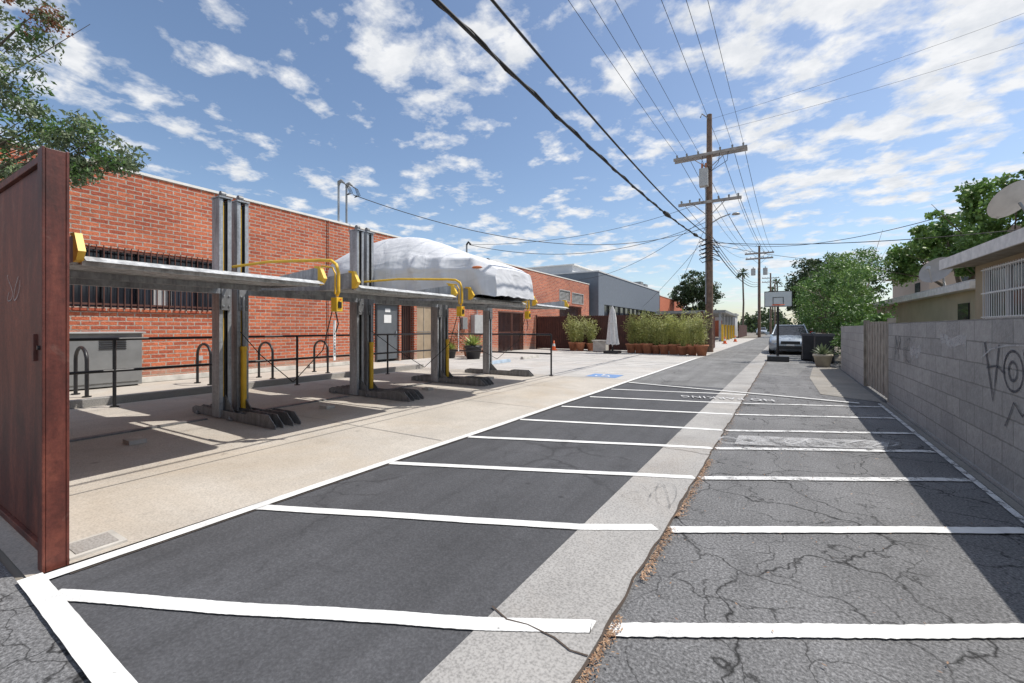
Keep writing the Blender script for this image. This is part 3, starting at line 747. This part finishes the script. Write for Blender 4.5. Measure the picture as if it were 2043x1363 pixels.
for i,(x,y,s) in enumerate(((-10.9,14.7,.9),(-11.3,13.9,1.0),(-10.8,15.8,.8),(-11.4,15.3,1.1),(-10.7,25.6,1.),(-11.1,26.6,1.5),(-10.3,26.2,.9),(-11.5,24.5,1.3),(-10.9,28,1.4))):
    agave(x,y,.005,s,['leaf_gr','leaf_aga','leaf_ol'][i%3],['terra','potdark','terra'][i%3],'potted_plant',40)
leafcloud('rusty_shrub',[(-11.5,14.6,.7,.4,.6,.6),(-11.4,13.95,.5,.25,.3,.4)],900,.07,'berry',.35)
leafcloud('flowering_shrub',subclumps([(-11.3,27.3,.7,.5,1.2,.6)],20,.15),60,.07,'leaf_br',.45)
b=B()
for i in range(5):
    x=-11.4+.18*i; h=.6+.2*math.sin(i*2.1); b.tube([(x,27.2,0),(x+.02,27.2,h*.6),(x,27.2,h)],[.06,.075,.05],'leaf_gr',10)
b.make('cactus')

# ---------------------------------------------------------------- right block wall
b=B()
def wseg(y0,y1,xp,th,z,mat,z0=0):
    p=[R(xp,y0),R(xp+th,y0),R(xp+th,y1),R(xp,y1)]
    vs=[(x,y,z0) for x,y in p]+[(x,y,z) for x,y in p]
    b.add(vs,[(3,2,1,0),(4,5,6,7),(0,1,5,4),(1,2,6,5),(2,3,7,6),(3,0,4,7)],mat)
wseg(-3,9.2,1.42,.15,1.33,'cmu'); wseg(-3,9.2,1.40,.19,.03,'gutter')
b.make('concrete_block_wall')
b=B(); wseg(11.9,16.4,1.42,.15,1.31,'cmu2'); b.make('concrete_block_wall')
b=B()
for i in range(17):
    y=9.3+i*.15; wseg(y,y+.14,1.46+.006*(i%2),.03,1.36+.02*math.sin(i*3),'wood',.05)
wseg(9.22,9.3,1.42,.1,1.42,'wood'); wseg(11.83,11.89,1.42,.1,1.42,'wood'); b.make('wooden_gate')
b=B()
def wallrib(pts,width,z,mat):
    P=[Vector(p) for p in pts]; m=len(P); vs=[]
    for i,p in enumerate(P):
        d=(P[min(i+1,m-1)]-P[max(i-1,0)]).normalized(); nn=Vector((-d.y,d.x))*width/2
        for s in (1,-1):
            q=p+nn*s; vs.append((R(1.42,q.x)[0]-.003-z-i*.00002,q.x,q.y))
    b.add(vs,[(2*i,2*i+1,2*i+3,2*i+2) for i in range(m-1)],mat)
wallrib([(4.62+.16*math.cos(a*.22),.93+.15*math.sin(a*.22)) for a in range(34)],.020,0,'graf')
wallrib([(4.62+.07*math.cos(a*.25),.93+.07*math.sin(a*.25)) for a in range(28)],.022,.002,'graf')
wallrib([(5.15,1.13),(5.05,.85),(4.98,.66),(4.93,.84),(4.86,1.12)],.026,.003,'graf')
wallrib([(5.10,.92),(4.9,.95),(4.75,.90)],.018,.005,'graf')
wallrib([(4.45,1.10),(4.38,.9),(4.36,.7),(4.46,.62),(4.6,.70),(4.68,.58),(4.75,.5)],.018,.004,'graf')
wallrib([(4.30,1.05),(4.26,.8),(4.24,.55)],.022,.006,'graf')
wallrib([(5.2,1.0),(5.0,1.08),(4.7,1.12),(4.4,1.13)],.012,.007,'grafw')
scrib(b,8.5,.95,.35,.35,3,.05,.0,'graft',17,tf=wallrib); scrib(b,7.9,.95,.3,.35,2,.03,.006,'graft',19,tf=wallrib)
wallrib([(7.2+i*.04,.95+.04*math.sin(i)) for i in range(14)],.12,.0,'grafw'); wallrib([(5.6+i*.06,1.12+.02*math.sin(i*.7)) for i in range(14)],.10,.0,'grafw')
b.make('wall_graffiti')
b=B()
def grib(pts,width,z,mat):
    P=[Vector(p) for p in pts]; m=len(P); vs=[]
    for i,p in enumerate(P):
        d=(P[min(i+1,m-1)]-P[max(i-1,0)]).normalized(); nn=Vector((-d.y,d.x))*width/2
        for s in (1,-1):
            q=p+nn*s; vs.append((q.x,py-.0125-z-i*.00002,q.y))
    b.add(vs,[(2*i,2*i+1,2*i+3,2*i+2) for i in range(m-1)],mat)
scrib(b,-3.95,1.5,.3,.25,2,.007,0,'grafw',31,tf=grib); b.make('gate_graffiti')

# ---------------------------------------------------------------- houses on the right
h=empty('stucco_house')
b=B(); b.box((4.5,4,0),(11,15.2,2.85),'stucco'); b.make('walls',h)
b=B()
b.prism([(4.0,2.86),(11.3,3.6),(11.3,3.75),(4.0,3.01)],'y',3.5,15.6,'roofg')
b.box((3.95,3.5,2.80),(3.995,15.6,3.06),'wfascia'); b.prism([(3.95,2.80),(11.3,3.55),(11.3,3.80),(3.95,3.06)],'y',15.61,15.66,'wfascia')
b.box((4.0,3.6,2.80),(4.5,15.2,2.855),'wood')
b.make('roof',h)
b=B()
b.box((4.47,12.3,1.5),(4.495,14.35,2.6),'glass')
for y in (12.25,13.3,14.33): b.box((4.42,y,1.48),(4.49,y+.06,2.62),'wmetal')
for z in (1.46,2.6,2.05): b.box((4.425,12.25,z),(4.488,14.39,z+.05),'wmetal')
for y in np.arange(12.3,14.35,.11): b.cyl((4.36,y,1.45),(4.36,y,2.65),.010,'wmetal',n=5)
for z in (1.5,2.05,2.6): b.box((4.35,12.25,z),(4.37,14.39,z+.02),'wmetal')
b.make('window',h)
h=empty('garage_building')
b=B(); b.box((5.1,17,0),(9.5,30,2.35),'stucco2'); b.make('walls',h)
b=B(); b.box((4.8,16.6,2.351),(9.9,30.4,2.55),'wfascia'); b.box((4.85,16.65,2.551),(9.85,30.35,2.6),'roofg'); b.make('roof',h)
b=B(); b.box((5.06,17.6,1.4),(5.095,18.4,2.0),'glass'); b.box((5.05,17.55,1.35),(5.09,18.45,1.4),'wmetal'); b.make('window',h)
h=empty('two_storey_house')
b=B(); b.box((9.6,40,0),(18,50,5.6),'pink'); b.box((9.56,42,3.4),(9.595,43.2,4.6),'glass'); b.box((11,39.96,3.6),(12.2,39.995,4.7),'glass'); b.make('walls',h)
b=B(); b.prism([(9.0,5.5),(13.8,8.0),(18.6,5.5)],'y',39.5,50.5,'shing'); b.make('roof',h)
def dish(x,y,z,r,facing,zb):
    b=B(); n=24;vs=[];rings=6
    for i in range(rings+1):
        q=i/rings
        for j in range(n): t=2*math.pi*j/n; vs.append((q*r*math.cos(t),q*r*math.sin(t)*.92,q*q*r*.28))
    b.add(vs,[(i*n+j,i*n+(j+1)%n,(i+1)*n+(j+1)%n,(i+1)*n+j) for i in range(rings) for j in range(n)],'dish',True)
    b.tube([(0,-r*.9,.1),(0,-r*.5,r*.5),(0,-r*.15,r*.85)],.02,'dish',6); b.box((-.05,-r*.25,r*.8),(.05,-r*.05,r*.92),'cabl')
    e=empty('satellite_dish'); o=b.make('reflector',e,loc=(x,y,z)); o.rotation_euler=Vector(facing).to_track_quat('Z','Y').to_euler()
    b=B(); f=Vector(facing).normalized(); p0=Vector((x,y,z))-f*.05
    b.tube([p0,p0-f*.15+Vector((0,0,-.15)),(p0.x-f.x*.2,p0.y-f.y*.2,zb)],.03,'cab',8); b.tube([(p0.x-f.x*.2,p0.y-f.y*.2,z-.35),(p0.x+.1,p0.y-.3,zb)],.015,'cab',6); b.make('mast',e)
dish(5.05,14.7,4.22,.52,(-.55,.75,.75),3.1)
dish(5.35,21.2,3.3,.55,(-.75,-.6,.45),2.6)

# ---------------------------------------------------------------- buildings beyond on left
h=empty('grey_building')
b=B(); wall_with_holes(b,-11.5,32.6,55,0,5.75,[(34,53,1.2,3.2)],'greyb'); b.poly([(-11.5,32.6,0),(-24,32.6,0),(-24,32.6,5.75),(-11.5,32.6,5.75)][::-1],'greyb'); b.make('walls',h)
b=B(); b.box((-24,32.55,5.751),(-11.45,55,5.85),'greyw'); 
for x,y in ((-13,50),(-13.2,53),(-14,45)): b.box((x-.6,y-.6,5.85),(x+.6,y+.6,6.6),'cab')
b.make('roof',h)
b=B(); b.poly([(-11.72,34,1.2),(-11.72,53,1.2),(-11.72,53,3.2),(-11.72,34,3.2)],'glass')
for y in np.arange(34,53.1,1.6): b.box((-11.7,y-.04,1.2),(-11.6,y+.04,3.2),'black')
b.make('windows',h)
b=B(); b.box((-24,33,5.86),(-13.9,44,6.5),'greyw'); b.box((-24.2,32.9,6.501),(-13.7,44.2,6.6),'coping'); b.make('roof_monitor',h)
h=empty('orange_brick_building')
b=B(); b.box((-24,55.2,0),(-11.5,72,5.3),'orangeb'); b.make('walls',h); b=B(); b.box((-24,55.2,5.301),(-11.45,72,5.4),'coping'); b.make('roof',h)
h=empty('white_building')
b=B(); b.box((-24,73,0),(-11.4,110,4.7),'greyw'); b.box((-11.4,76,1),(-11.35,80,3),'glass'); b.box((-11.4,90,1),(-11.35,96,3),'glass'); b.make('walls',h); b=B(); b.box((-24,73,4.701),(-11.3,110,4.9),'coping'); b.make('roof',h)
h=empty('far_carport')
b=B(); b.box((-9.5,44,2.7),(-3.3,62,2.95),'cab'); 
for y in (44.5,48,52,56,60):
    for x in (-9,-3.8): b.box((x-.1,y-.1,0),(x+.1,y+.1,2.7),'galv')
    b.box((-3.69,y-.12,.0),(-3.5,y+.12,1.6),'yellow')
b.box((-9.4,52,0),(-9.2,62,2.6),'greyw'); b.make('canopy',h)
b=B(); b.box((-10,70,0),(-4,76,3.2),'greyw'); b.box((-10.2,69.8,3.2),(-3.8,76.2,3.4),'roofg'); b.box((-8,69.96,0),(-5.5,69.99,2.4),'orangeb'); b.make('far_garage')
b=B()
for i in range(12): b.box((-3.2+.02*i,62+i*1.6,0),(-3.1+.02*i,63.5+i*1.6,1.7),'reddk')
b.make('far_fence')

# ---------------------------------------------------------------- cars
def car(name,x,y,paint,rot=0):
    e=empty(name,(x,y,0)); e.rotation_euler[2]=rot
    S=[(-2.25,.32,.52,.60,.58),(-2.15,.22,.66,.78,.72),(-1.85,.18,.76,.87,.80),(-1.0,.18,.90,.90,.84),(.2,.18,.95,.90,.86),(1.4,.18,.97,.90,.85),(2.0,.22,.96,.86,.80),(2.25,.35,.85,.74,.68)]
    b=B(); vs=[]
    for (yy,zl,zb,wl,wb) in S:
        ring=[(-wl*.9,zl),(-wl,zl+.12),(-wl,(zl+zb)/2+.05),(-wb,zb-.04),(-wb*.8,zb),(0,zb+.03),(wb*.8,zb),(wb,zb-.04),(wl,(zl+zb)/2+.05),(wl,zl+.12),(wl*.9,zl)]
        vs+=[(p[0],yy,p[1]) for p in ring]
    n=11; b.add(vs,[(i*n+j,i*n+(j+1)%n,(i+1)*n+(j+1)%n,(i+1)*n+j) for i in range(len(S)-1) for j in range(n)],paint,True)
    b.add(vs[:n],[list(range(n))],paint); b.add(vs[-n:],[list(range(n))[::-1]],paint); b.make('body',e)
    b=B()
    C=[(-1.05,.92,.92,.74,.74),(-.25,.92,1.38,.76,.60),(.7,.94,1.43,.77,.60),(1.35,.95,1.30,.75,.57),(1.9,.96,.98,.70,.66)]
    vs=[]
    for (yy,zl,zt,wl,wt) in C: vs+=[(-wl,yy,zl),(-wt,yy,zt),(wt,yy,zt),(wl,yy,zl)]
    b.add(vs,[(i*4+j,i*4+j+1,(i+1)*4+j+1,(i+1)*4+j) for i in range(4) for j in (0,2)],'glass')
    b.add(vs,[(1,2,6,5)],'glass'); b.add(vs,[(i*4+1,i*4+2,(i+1)*4+2,(i+1)*4+1) for i in (1,2)],paint); b.add(vs,[(13,14,18,17)],'glass')
    b.tube([(-.74,-1.05,.93),(-.60,-.25,1.39),(-.60,.7,1.44),(-.57,1.35,1.31),(-.66,1.9,.99)],.035,paint,6); b.tube([(.74,-1.05,.93),(.60,-.25,1.39),(.60,.7,1.44),(.57,1.35,1.31),(.66,1.9,.99)],.035,paint,6); b.tube([(-.60,-.25,1.39),(.6,-.25,1.39)],.03,paint,6)
    b.make('cabin',e)
    b=B()
    for xx in (-.76,.76):
        for yy in (-1.4,1.4): b.cyl((xx-.11,yy,.32),(xx+.11,yy,.32),.32,'tyre',n=24); b.cyl((xx-.125,yy,.32),(xx+.125,yy,.32),.2,'galv',n=16)
    b.make('wheels',e)
    b=B()
    for s in (-1,1):
        b.box((s*.60-.14,-2.22,.55),(s*.60+.14,-2.05,.68),'lamp'); b.box((s*.95-.08,-.85,.93),(s*.95+.08,-.72,1.06),paint)
    b.box((-.38,-2.27,.50),(.38,-2.2,.64),'black'); b.box((-.55,-2.26,.26),(.55,-2.18,.42),'black'); b.box((-.16,-2.285,.42),(.16,-2.272,.50),'paper')
    b.make('lights_and_grille',e,bevel=.015)
car('parked_sedan',1.0,26.0,'carp',-.03)
car('parked_sedan',1.5,34,'carr',-.03)
car('parked_sedan',-.9,95,'carp',0)

# basketball hoop
e=empty('basketball_hoop')
b=B(); x,y=.35,18.9
b.box((x-.35,y-.25,.01),(x+.35,y+.6,.2),'black'); b.cyl((x,y+.3,.2),(x,y+.1,2.5),.045,'black'); b.tube([(x,y+.15,2.3),(x-.02,y-.3,2.35)],.03,'black'); b.tube([(x,y+.1,2.0),(x,y-.3,2.15)],.03,'black'); b.make('pole_and_base',e,bevel=.01)
b=B(); b.box((x-.42,y-.36,2.06),(x+.42,y-.34,2.60),'acryl')
for q in ((x-.44,2.04,x+.44,2.06),(x-.44,2.60,x+.44,2.62),(x-.44,2.061,x-.42,2.599),(x+.42,2.061,x+.44,2.599)): b.box((q[0],y-.37,q[1]),(q[2],y-.33,q[3]),'black')
b.box((x-.17,y-.366,2.12),(x+.17,y-.361,2.14),'black');b.box((x-.17,y-.366,2.38),(x+.17,y-.361,2.40),'black');b.box((x-.17,y-.366,2.14),(x-.15,y-.361,2.38),'black');b.box((x+.15,y-.366,2.14),(x+.17,y-.361,2.38),'black')
b.tube([(x+.2*math.cos(t),y-.58+.2*math.sin(t),2.1) for t in np.linspace(0,6.283,20)],.012,'orange'); b.make('backboard',e)
def wbin(x,y):
    b=B(); b.prism([(-.24,0.05),(.24,.05),(.29,.95),(-.29,.95)],'x',-.28,.28,'potdark'); b.prism([(-.3,.952),(.3,.952),(.3,1.02),(-.25,1.06)],'x',-.30,.30,'potdark'); b.cyl((-.3,.25,.1),(.3,.25,.1),.1,'tyre'); b.make('wheeled_bin',loc=(x,y,0),bevel=.01)
wbin(1.45,20.0); wbin(1.75,18.9)
agave(1.55,17.0,.01,1.1,'leaf_ol','potw','potted_plant',30)

# ---------------------------------------------------------------- utility poles & wires
def pole(x,y,H,arms,name='utility_pole',lampz=None,box=None,trans=None,ang=0):
    e=empty(name); b=B(); b.cyl((x,y,0),(x,y,H),.20,'pole',r1=.13,n=14); b.make('pole',e)
    b=B()
    for z,w in arms:
        b.box((x-w,y-.22,z-.07),(x+w,y-.12,z+.07),'armw')
        if w>1.5: b.box((x-w,y+.16,z-.07),(x+w,y+.25,z+.07),'armw')
        for s in (-.9,-.62,-.3,.3,.62,.9):
            b.cyl((x+s*w,y-.17,z+.07),(x+s*w,y-.17,z+.22),.035,'cab',r1=.05,n=8)
        for s in (-1,1): b.cyl((x+s*w*.5,y-.17,z-.05),(x+s*.1,y-.2,z-.7),.02,'armw',n=6)
    b.make('crossarms',e)
    b=B()
    if box: b.box((x-.42,y-.62,box-.45),(x-.02,y-.24,box+.45),'cabl'); b.cyl((x-.3,y-.42,box+.45),(x-.3,y-.42,box+.75),.05,'terra',n=8); b.cyl((x-.12,y-.42,box+.45),(x-.12,y-.42,box+.75),.05,'terra',n=8)
    if trans:
        for s in trans: b.cyl((x+s,y-.1,H*.68),(x+s,y-.1,H*.68+.9),.27,'cabl',n=16); b.cyl((x+s,y-.1,H*.68+.9),(x+s,y-.1,H*.68+1.1),.05,'cab',n=8)
    if lampz: b.tube([(x,y,lampz-.25),(x+.5,y-.1,lampz),(x+1.0,y-.2,lampz+.12)],.03,'galv'); b.lathe((x+1.25,y-.22,lampz+.05),[(.0,.1),(.15,.08),(.2,0),(.0,-.04)],'cabl',14)
    b.cyl((x-.15,y-.18,2.5),(x-.15,y-.18,H-3),.03,'galv',n=6)
    b.tube([(x-.05,y-.1,H-.2),(x-.35,y-.1,H+.1),(x-.42,y-.1,H-.1)],.03,'cab')
    for s,z in ((.5,10.0),(-.3,9.9),(.9,10.1)):
        if box: b.tube([(x+s,y-.17,10.3),(x+s-.05,y-.25,9.8),(x+.15,y-.3,9.4),(x-.1,y-.3,9.8)],.015,'wire',5)
    b.make('fittings',e)
PX,PYY=-2.6,24.5
pole(PX,PYY,12.45,[(10.35,1.75),(7.85,1.5)],box=9.05,lampz=6.95)
P2=(-.9,66)
pole(P2[0],P2[1],12.3,[(11.3,1.7),(10.6,1.6)],trans=(-.7,.7))
pole(.6,100,12.3,[(11.3,1.5),(10.5,1.5)]); pole(1.6,118,12,[(11.0,1.5)])
def sag(p,q,s,n=26):
    p=Vector(p);q=Vector(q); return [(p.lerp(q,i/n)-Vector((0,0,4*s*(i/n)*(1-i/n)))) for i in range(n+1)]
b=B()
near=-16
P=sag((PX,PYY,5.75),(-3.3,near,5.9),1.15,160)
b.tube(P,.024,'wire',7)
b.tube([p+Vector((.030*math.cos(i*1.1),0,.030*math.sin(i*1.1))) for i,p in enumerate(P)],.013,'wire',5)
b.tube(sag((PX+.1,PYY,6.0),(-2.6,near,5.9),1.15,50),.018,'wire',7)
for t in (.24,.1):
    P=sag((PX,PYY,5.75),(-3.3,near,5.9),1.15,50); i=int(t*50); b.tube([P[i],P[i].lerp(P[i+1],.5),P[i+1]],[.05,.075,.05],'wire',8)
for s in (-.9,-.62,-.3,.3,.62,.9):
    b.tube(sag((PX+s*1.75,PYY-.14,10.58),(PX+s*1.75-1.2,near,10.4),.5,30),.008,'wire',5)
    b.tube(sag((PX+s*1.75,PYY-.14,10.58),(P2[0]+s*1.7,P2[1],11.5),.9,30),.013,'wire',5)
for s in (-.9,.3,.9): b.tube(sag((PX+s*1.5,PYY-.14,8.07),(P2[0]+s*1.6,P2[1],10.8),.9,30),.013,'wire',5)
for dzv in (0,.25,.5): b.tube(sag((PX,PYY,5.8+dzv),(P2[0],P2[1],7+dzv),1.0,30),.03 if dzv==0 else .018,'wire',5)
b.tube(sag((X0+.2,9.5,5.72),(PX,PYY,6.6),1.3,40),.014,'wire',6)
b.tube(sag((X0,16.25,5.2),(PX,PYY,8.0),.6,40),.010,'wire',5)
b.tube(sag((X0,16.25,5.2),(PX,PYY,6.9),1.0,40),.012,'wire',5)
b.tube(sag((X0,30,4.9),(PX,PYY,7.2),.7,40),.012,'wire',5)
b.tube(sag((PX,PYY,5.9),(4.2,15,4.2),.6,30),.010,'wire',5)
b.tube(sag((PX,PYY,5.75),(16,18,5.2),.9,30),.016,'wire',5)
b.tube(sag((PX,PYY,5.7),(12,40,6.2),.8,30),.012,'wire',5)
b.tube(sag((PX,PYY,12.2),(30,24,19),1.2,30),.006,'wire',5); b.tube(sag((PX,PYY,11.5),(30,24,17),1.2,30),.006,'wire',5)
b.tube(sag((PX,PYY,6.2),(-12,48,3.5),.2,10),.012,'wire',5)
b.tube(sag((PX,PYY,7.0),(-6.0,26.5,.1),.0,4),.010,'wire',5)
b.make('overhead_wires')
b=B()
for i in range(5): 
    z=5.9-.22*i; b.tube([(PX-.1,PYY-.2,z),(PX-.45,PYY-.3,z-.15),(PX-.3,PYY-.3,z-.35),(PX+.1,PYY-.25,z-.2),(PX+.5,PYY-.2,z-.3),(PX+.1,PYY-.2,z-.05)],.025,'wire',6)
b.make('cable_loops')

# ---------------------------------------------------------------- trees
C=[(-7.45,1.35,4.85,.5,.35,.35),(-7.6,1.2,4.1,.55,.35,.40),(-7.45,1.4,3.60,.55,.3,.30),(-6.98,1.62,3.50,.45,.25,.20),(-6.55,1.88,3.26,.34,.22,.17),(-7.2,1.5,3.15,.45,.3,.27),(-6.9,1.6,3.05,.25,.2,.14),(-7.7,1.2,3.15,.5,.3,.40),(-8.2,.8,4.4,.7,.6,.9),(-8.3,.6,3.2,.7,.6,.6),(-8.8,0,5,1,.8,.8)]  # last clumps on the trunk side: unseen off-frame crown added to cast shadows
tree('overhanging_tree',(-9.6,-.6,0),C,20,.13,58,.058,'leaf_ol',.09,.40,mat2='leaf_gr')
leafcloud('seed_clusters',subclumps([(-7.45,1.4,4.85,.4,.3,.25),(-7.2,1.5,4.95,.25,.2,.15)],9,.07),40,.03,'berry',.7,parent=bpy.data.objects['overhanging_tree'])
tree('hedge_tree',(3.2,24,0),[(2.9,20.5,1.8,.75,1.4,1.0),(2.9,22.5,2.9,.95,1.5,1.4),(3.3,25.0,3.5,1.2,1.8,1.5),(2.5,26.5,2.5,.9,1.6,1.8),(3.4,28.5,3.9,1.3,1.8,1.6),(4.2,31.5,4.4,1.6,1.8,1.5),(2.1,30,2.9,.8,1.5,1.7),(5.2,34,5.0,1.5,1.5,1.5)],26,.36,105,.12,'leaf_gr',.2,.5,mat2='leaf_br')
leafcloud('ivy_hedge',subclumps([(2.45,17.6,1.0,.45,1.0,.9),(2.6,19.5,1.1,.6,1.2,1.0),(3.0,17.4,1.3,.5,.6,.5)],24,.22),90,.09,'leaf_gr',.7)
tree('broadleaf_tree',(8.5,34,0),[(7.6,35,5.4,1.3,1.5,1.3),(8.6,33,6.4,1.5,1.5,1.4),(9.6,30,7.4,1.6,1.5,1.5),(11,28,7.6,1.7,1.5,1.7),(9.5,30,4.8,1.8,1.5,1.5),(11.5,27,5.4,2,1.5,1.8),(12.5,26,7.0,1.6,1.4,1.6)],32,.42,100,.22,'leaf_br',.3,.6,mat2='leaf_gr')
tree('shade_tree',(7,74,0),[(4.5,72,8.5,2.0,2,2.6),(6.5,74,9.2,2.2,2,2.4),(8,72,7.5,2.4,2,2.5),(3.6,70,5.5,1.6,2,2.2),(5.6,70,5,2.4,2,2.4)],26,.8,70,.35,'leaf_dk',.4,.6)
tree('street_tree',(5,45,0),[(3.4,42,3.8,1.3,2,1.7),(4.8,44,5.0,1.6,2,1.8),(6.2,44,4.6,1.8,2,1.8),(3.8,46,2.5,1.3,2,1.5)],26,.5,80,.22,'leaf_gr',.25,.6,mat2='leaf_dk')
tree('walnut_tree',(16,60,0),[(14.5,62,9,2,2,2),(17,62,10.5,2.4,2,2.3),(19,60,9.5,2.4,2,2.4)],24,.7,70,.3,'leaf_dk',.4,.6)
tree('round_tree',(-8.8,64,0),[(-10.4,64,6.3,1.6,1.6,1.9),(-8.7,64,7.2,1.9,1.8,1.9),(-7.0,64,5.8,1.7,1.7,1.9),(-8.6,64,4.6,2.2,1.8,1.6)],30,.6,80,.28,'leaf_dk',.3,.6)
far=[]
for i in range(40): far.append((random.uniform(-30,45),random.uniform(125,170),random.uniform(1,4),4,3,random.uniform(2,4)))
leafcloud('distant_trees',subclumps(far,9,1.8),60,.8,'leaf_dk',.7)
def palm(x,y,H):
    b=B(); b.tube([(x,y,0),(x+.2,y,H*.5),(x,y,H)],[.25,.2,.16],'bark',8)
    for i in range(34):
        a=i*2.4; el=random.uniform(-.7,1.1); l=1.9
        d=Vector((math.cos(a)*math.cos(el),math.sin(a)*math.cos(el),math.sin(el))); s=Vector((-math.sin(a),math.cos(a),0))*.25
        p=Vector((x,y,H)); q=p+d*l*.55; r=p+d*l+Vector((0,0,-.5)); b.add([p,q+s,r,q-s],[(0,1,2,3)],'leaf_dk')
    b.make('palm_tree')
palm(-5.2,120,15.0); palm(2.6,150,15); palm(1.2,140,12)

# ---------------------------------------------------------------- sky & sun
sd=Vector((.45,.40,1.0)).normalized()
el=math.asin(sd.z); az=math.atan2(sd.x,sd.y)
w=bpy.data.worlds.new('World'); scene.world=w; w.use_nodes=True
t=w.node_tree; k=N(t); bg=t.nodes['Background']
sky=k.n('ShaderNodeTexSky',sky_type='NISHITA'); sky.sun_disc=False; sky.sun_elevation=el; sky.sun_rotation=az; sky.air_density=1.0; sky.dust_density=.9; sky.ozone_density=1.8
tc=k.n('ShaderNodeTexCoord').outputs['Generated']
s=k.n('ShaderNodeSeparateXYZ',{0:tc})
zc=k.n('ShaderNodeMath',{0:s.outputs[2],1:.0},operation='MAXIMUM').outputs[0]
zc=k.n('ShaderNodeMath',{0:zc,1:.12},operation='ADD').outputs[0]
u=k.n('ShaderNodeMath',{0:s.outputs[0],1:zc},operation='DIVIDE').outputs[0]; v=k.n('ShaderNodeMath',{0:s.outputs[1],1:zc},operation='DIVIDE').outputs[0]
uv=k.n('ShaderNodeCombineXYZ',{0:u,1:v,2:7.3}).outputs[0]
n1=noise_(k,uv,5.6,6,.58,.1); n2=noise_(k,uv,1.3,2,.5)
a=k.n('ShaderNodeMath',{0:n1,1:k.n('ShaderNodeMath',{0:n2,1:.45},operation='MULTIPLY').outputs[0]},operation='ADD').outputs[0]
a=k.n('ShaderNodeMath',{0:a,1:k.n('ShaderNodeMath',{0:s.outputs[0],1:.04},operation='MULTIPLY').outputs[0]},operation='ADD').outputs[0]
cf=ramp(k,a,[(.695,0),(.755,.38),(.84,.96)])
thick=ramp(k,noise_(k,uv,11,4,.6),[(.3,(5.0,5.2,5.5)),(.62,(6.3,6.35,6.45))])
low=ramp(k,s.outputs[2],[(0.0,.3),(.10,.85),(.2,1.0)])
fac=k.n('ShaderNodeMath',{0:cf,1:low},operation='MULTIPLY').outputs[0]
c=mul(k,sky.outputs[0],thick,fac,'MIX')
t.links.new(c,bg.inputs['Color']); bg.inputs['Strength'].default_value=.15
L_=bpy.data.lights.new('sun','SUN'); L_.energy=4.8; L_.angle=math.radians(.5); L_.color=(1,.95,.88)
o=bpy.data.objects.new('sun',L_); scene.collection.objects.link(o); o.rotation_euler=(-sd).to_track_quat('-Z','Y').to_euler(); o.location=(0,0,30)

# ---------------------------------------------------------------- camera
cam=bpy.data.cameras.new('camera'); co=bpy.data.objects.new('camera',cam); scene.collection.objects.link(co)
co.location=(0,0,1.25); co.rotation_euler=(math.radians(90),0,math.radians(30.91))
cam.sensor_width=36; cam.lens=36*850/2043; cam.shift_y=(655-681.5)/2043*1.0
cam.clip_start=.05; cam.clip_end=2000
scene.camera=co
scene.view_settings.view_transform='Standard'; scene.view_settings.look='None'; scene.view_settings.exposure=0
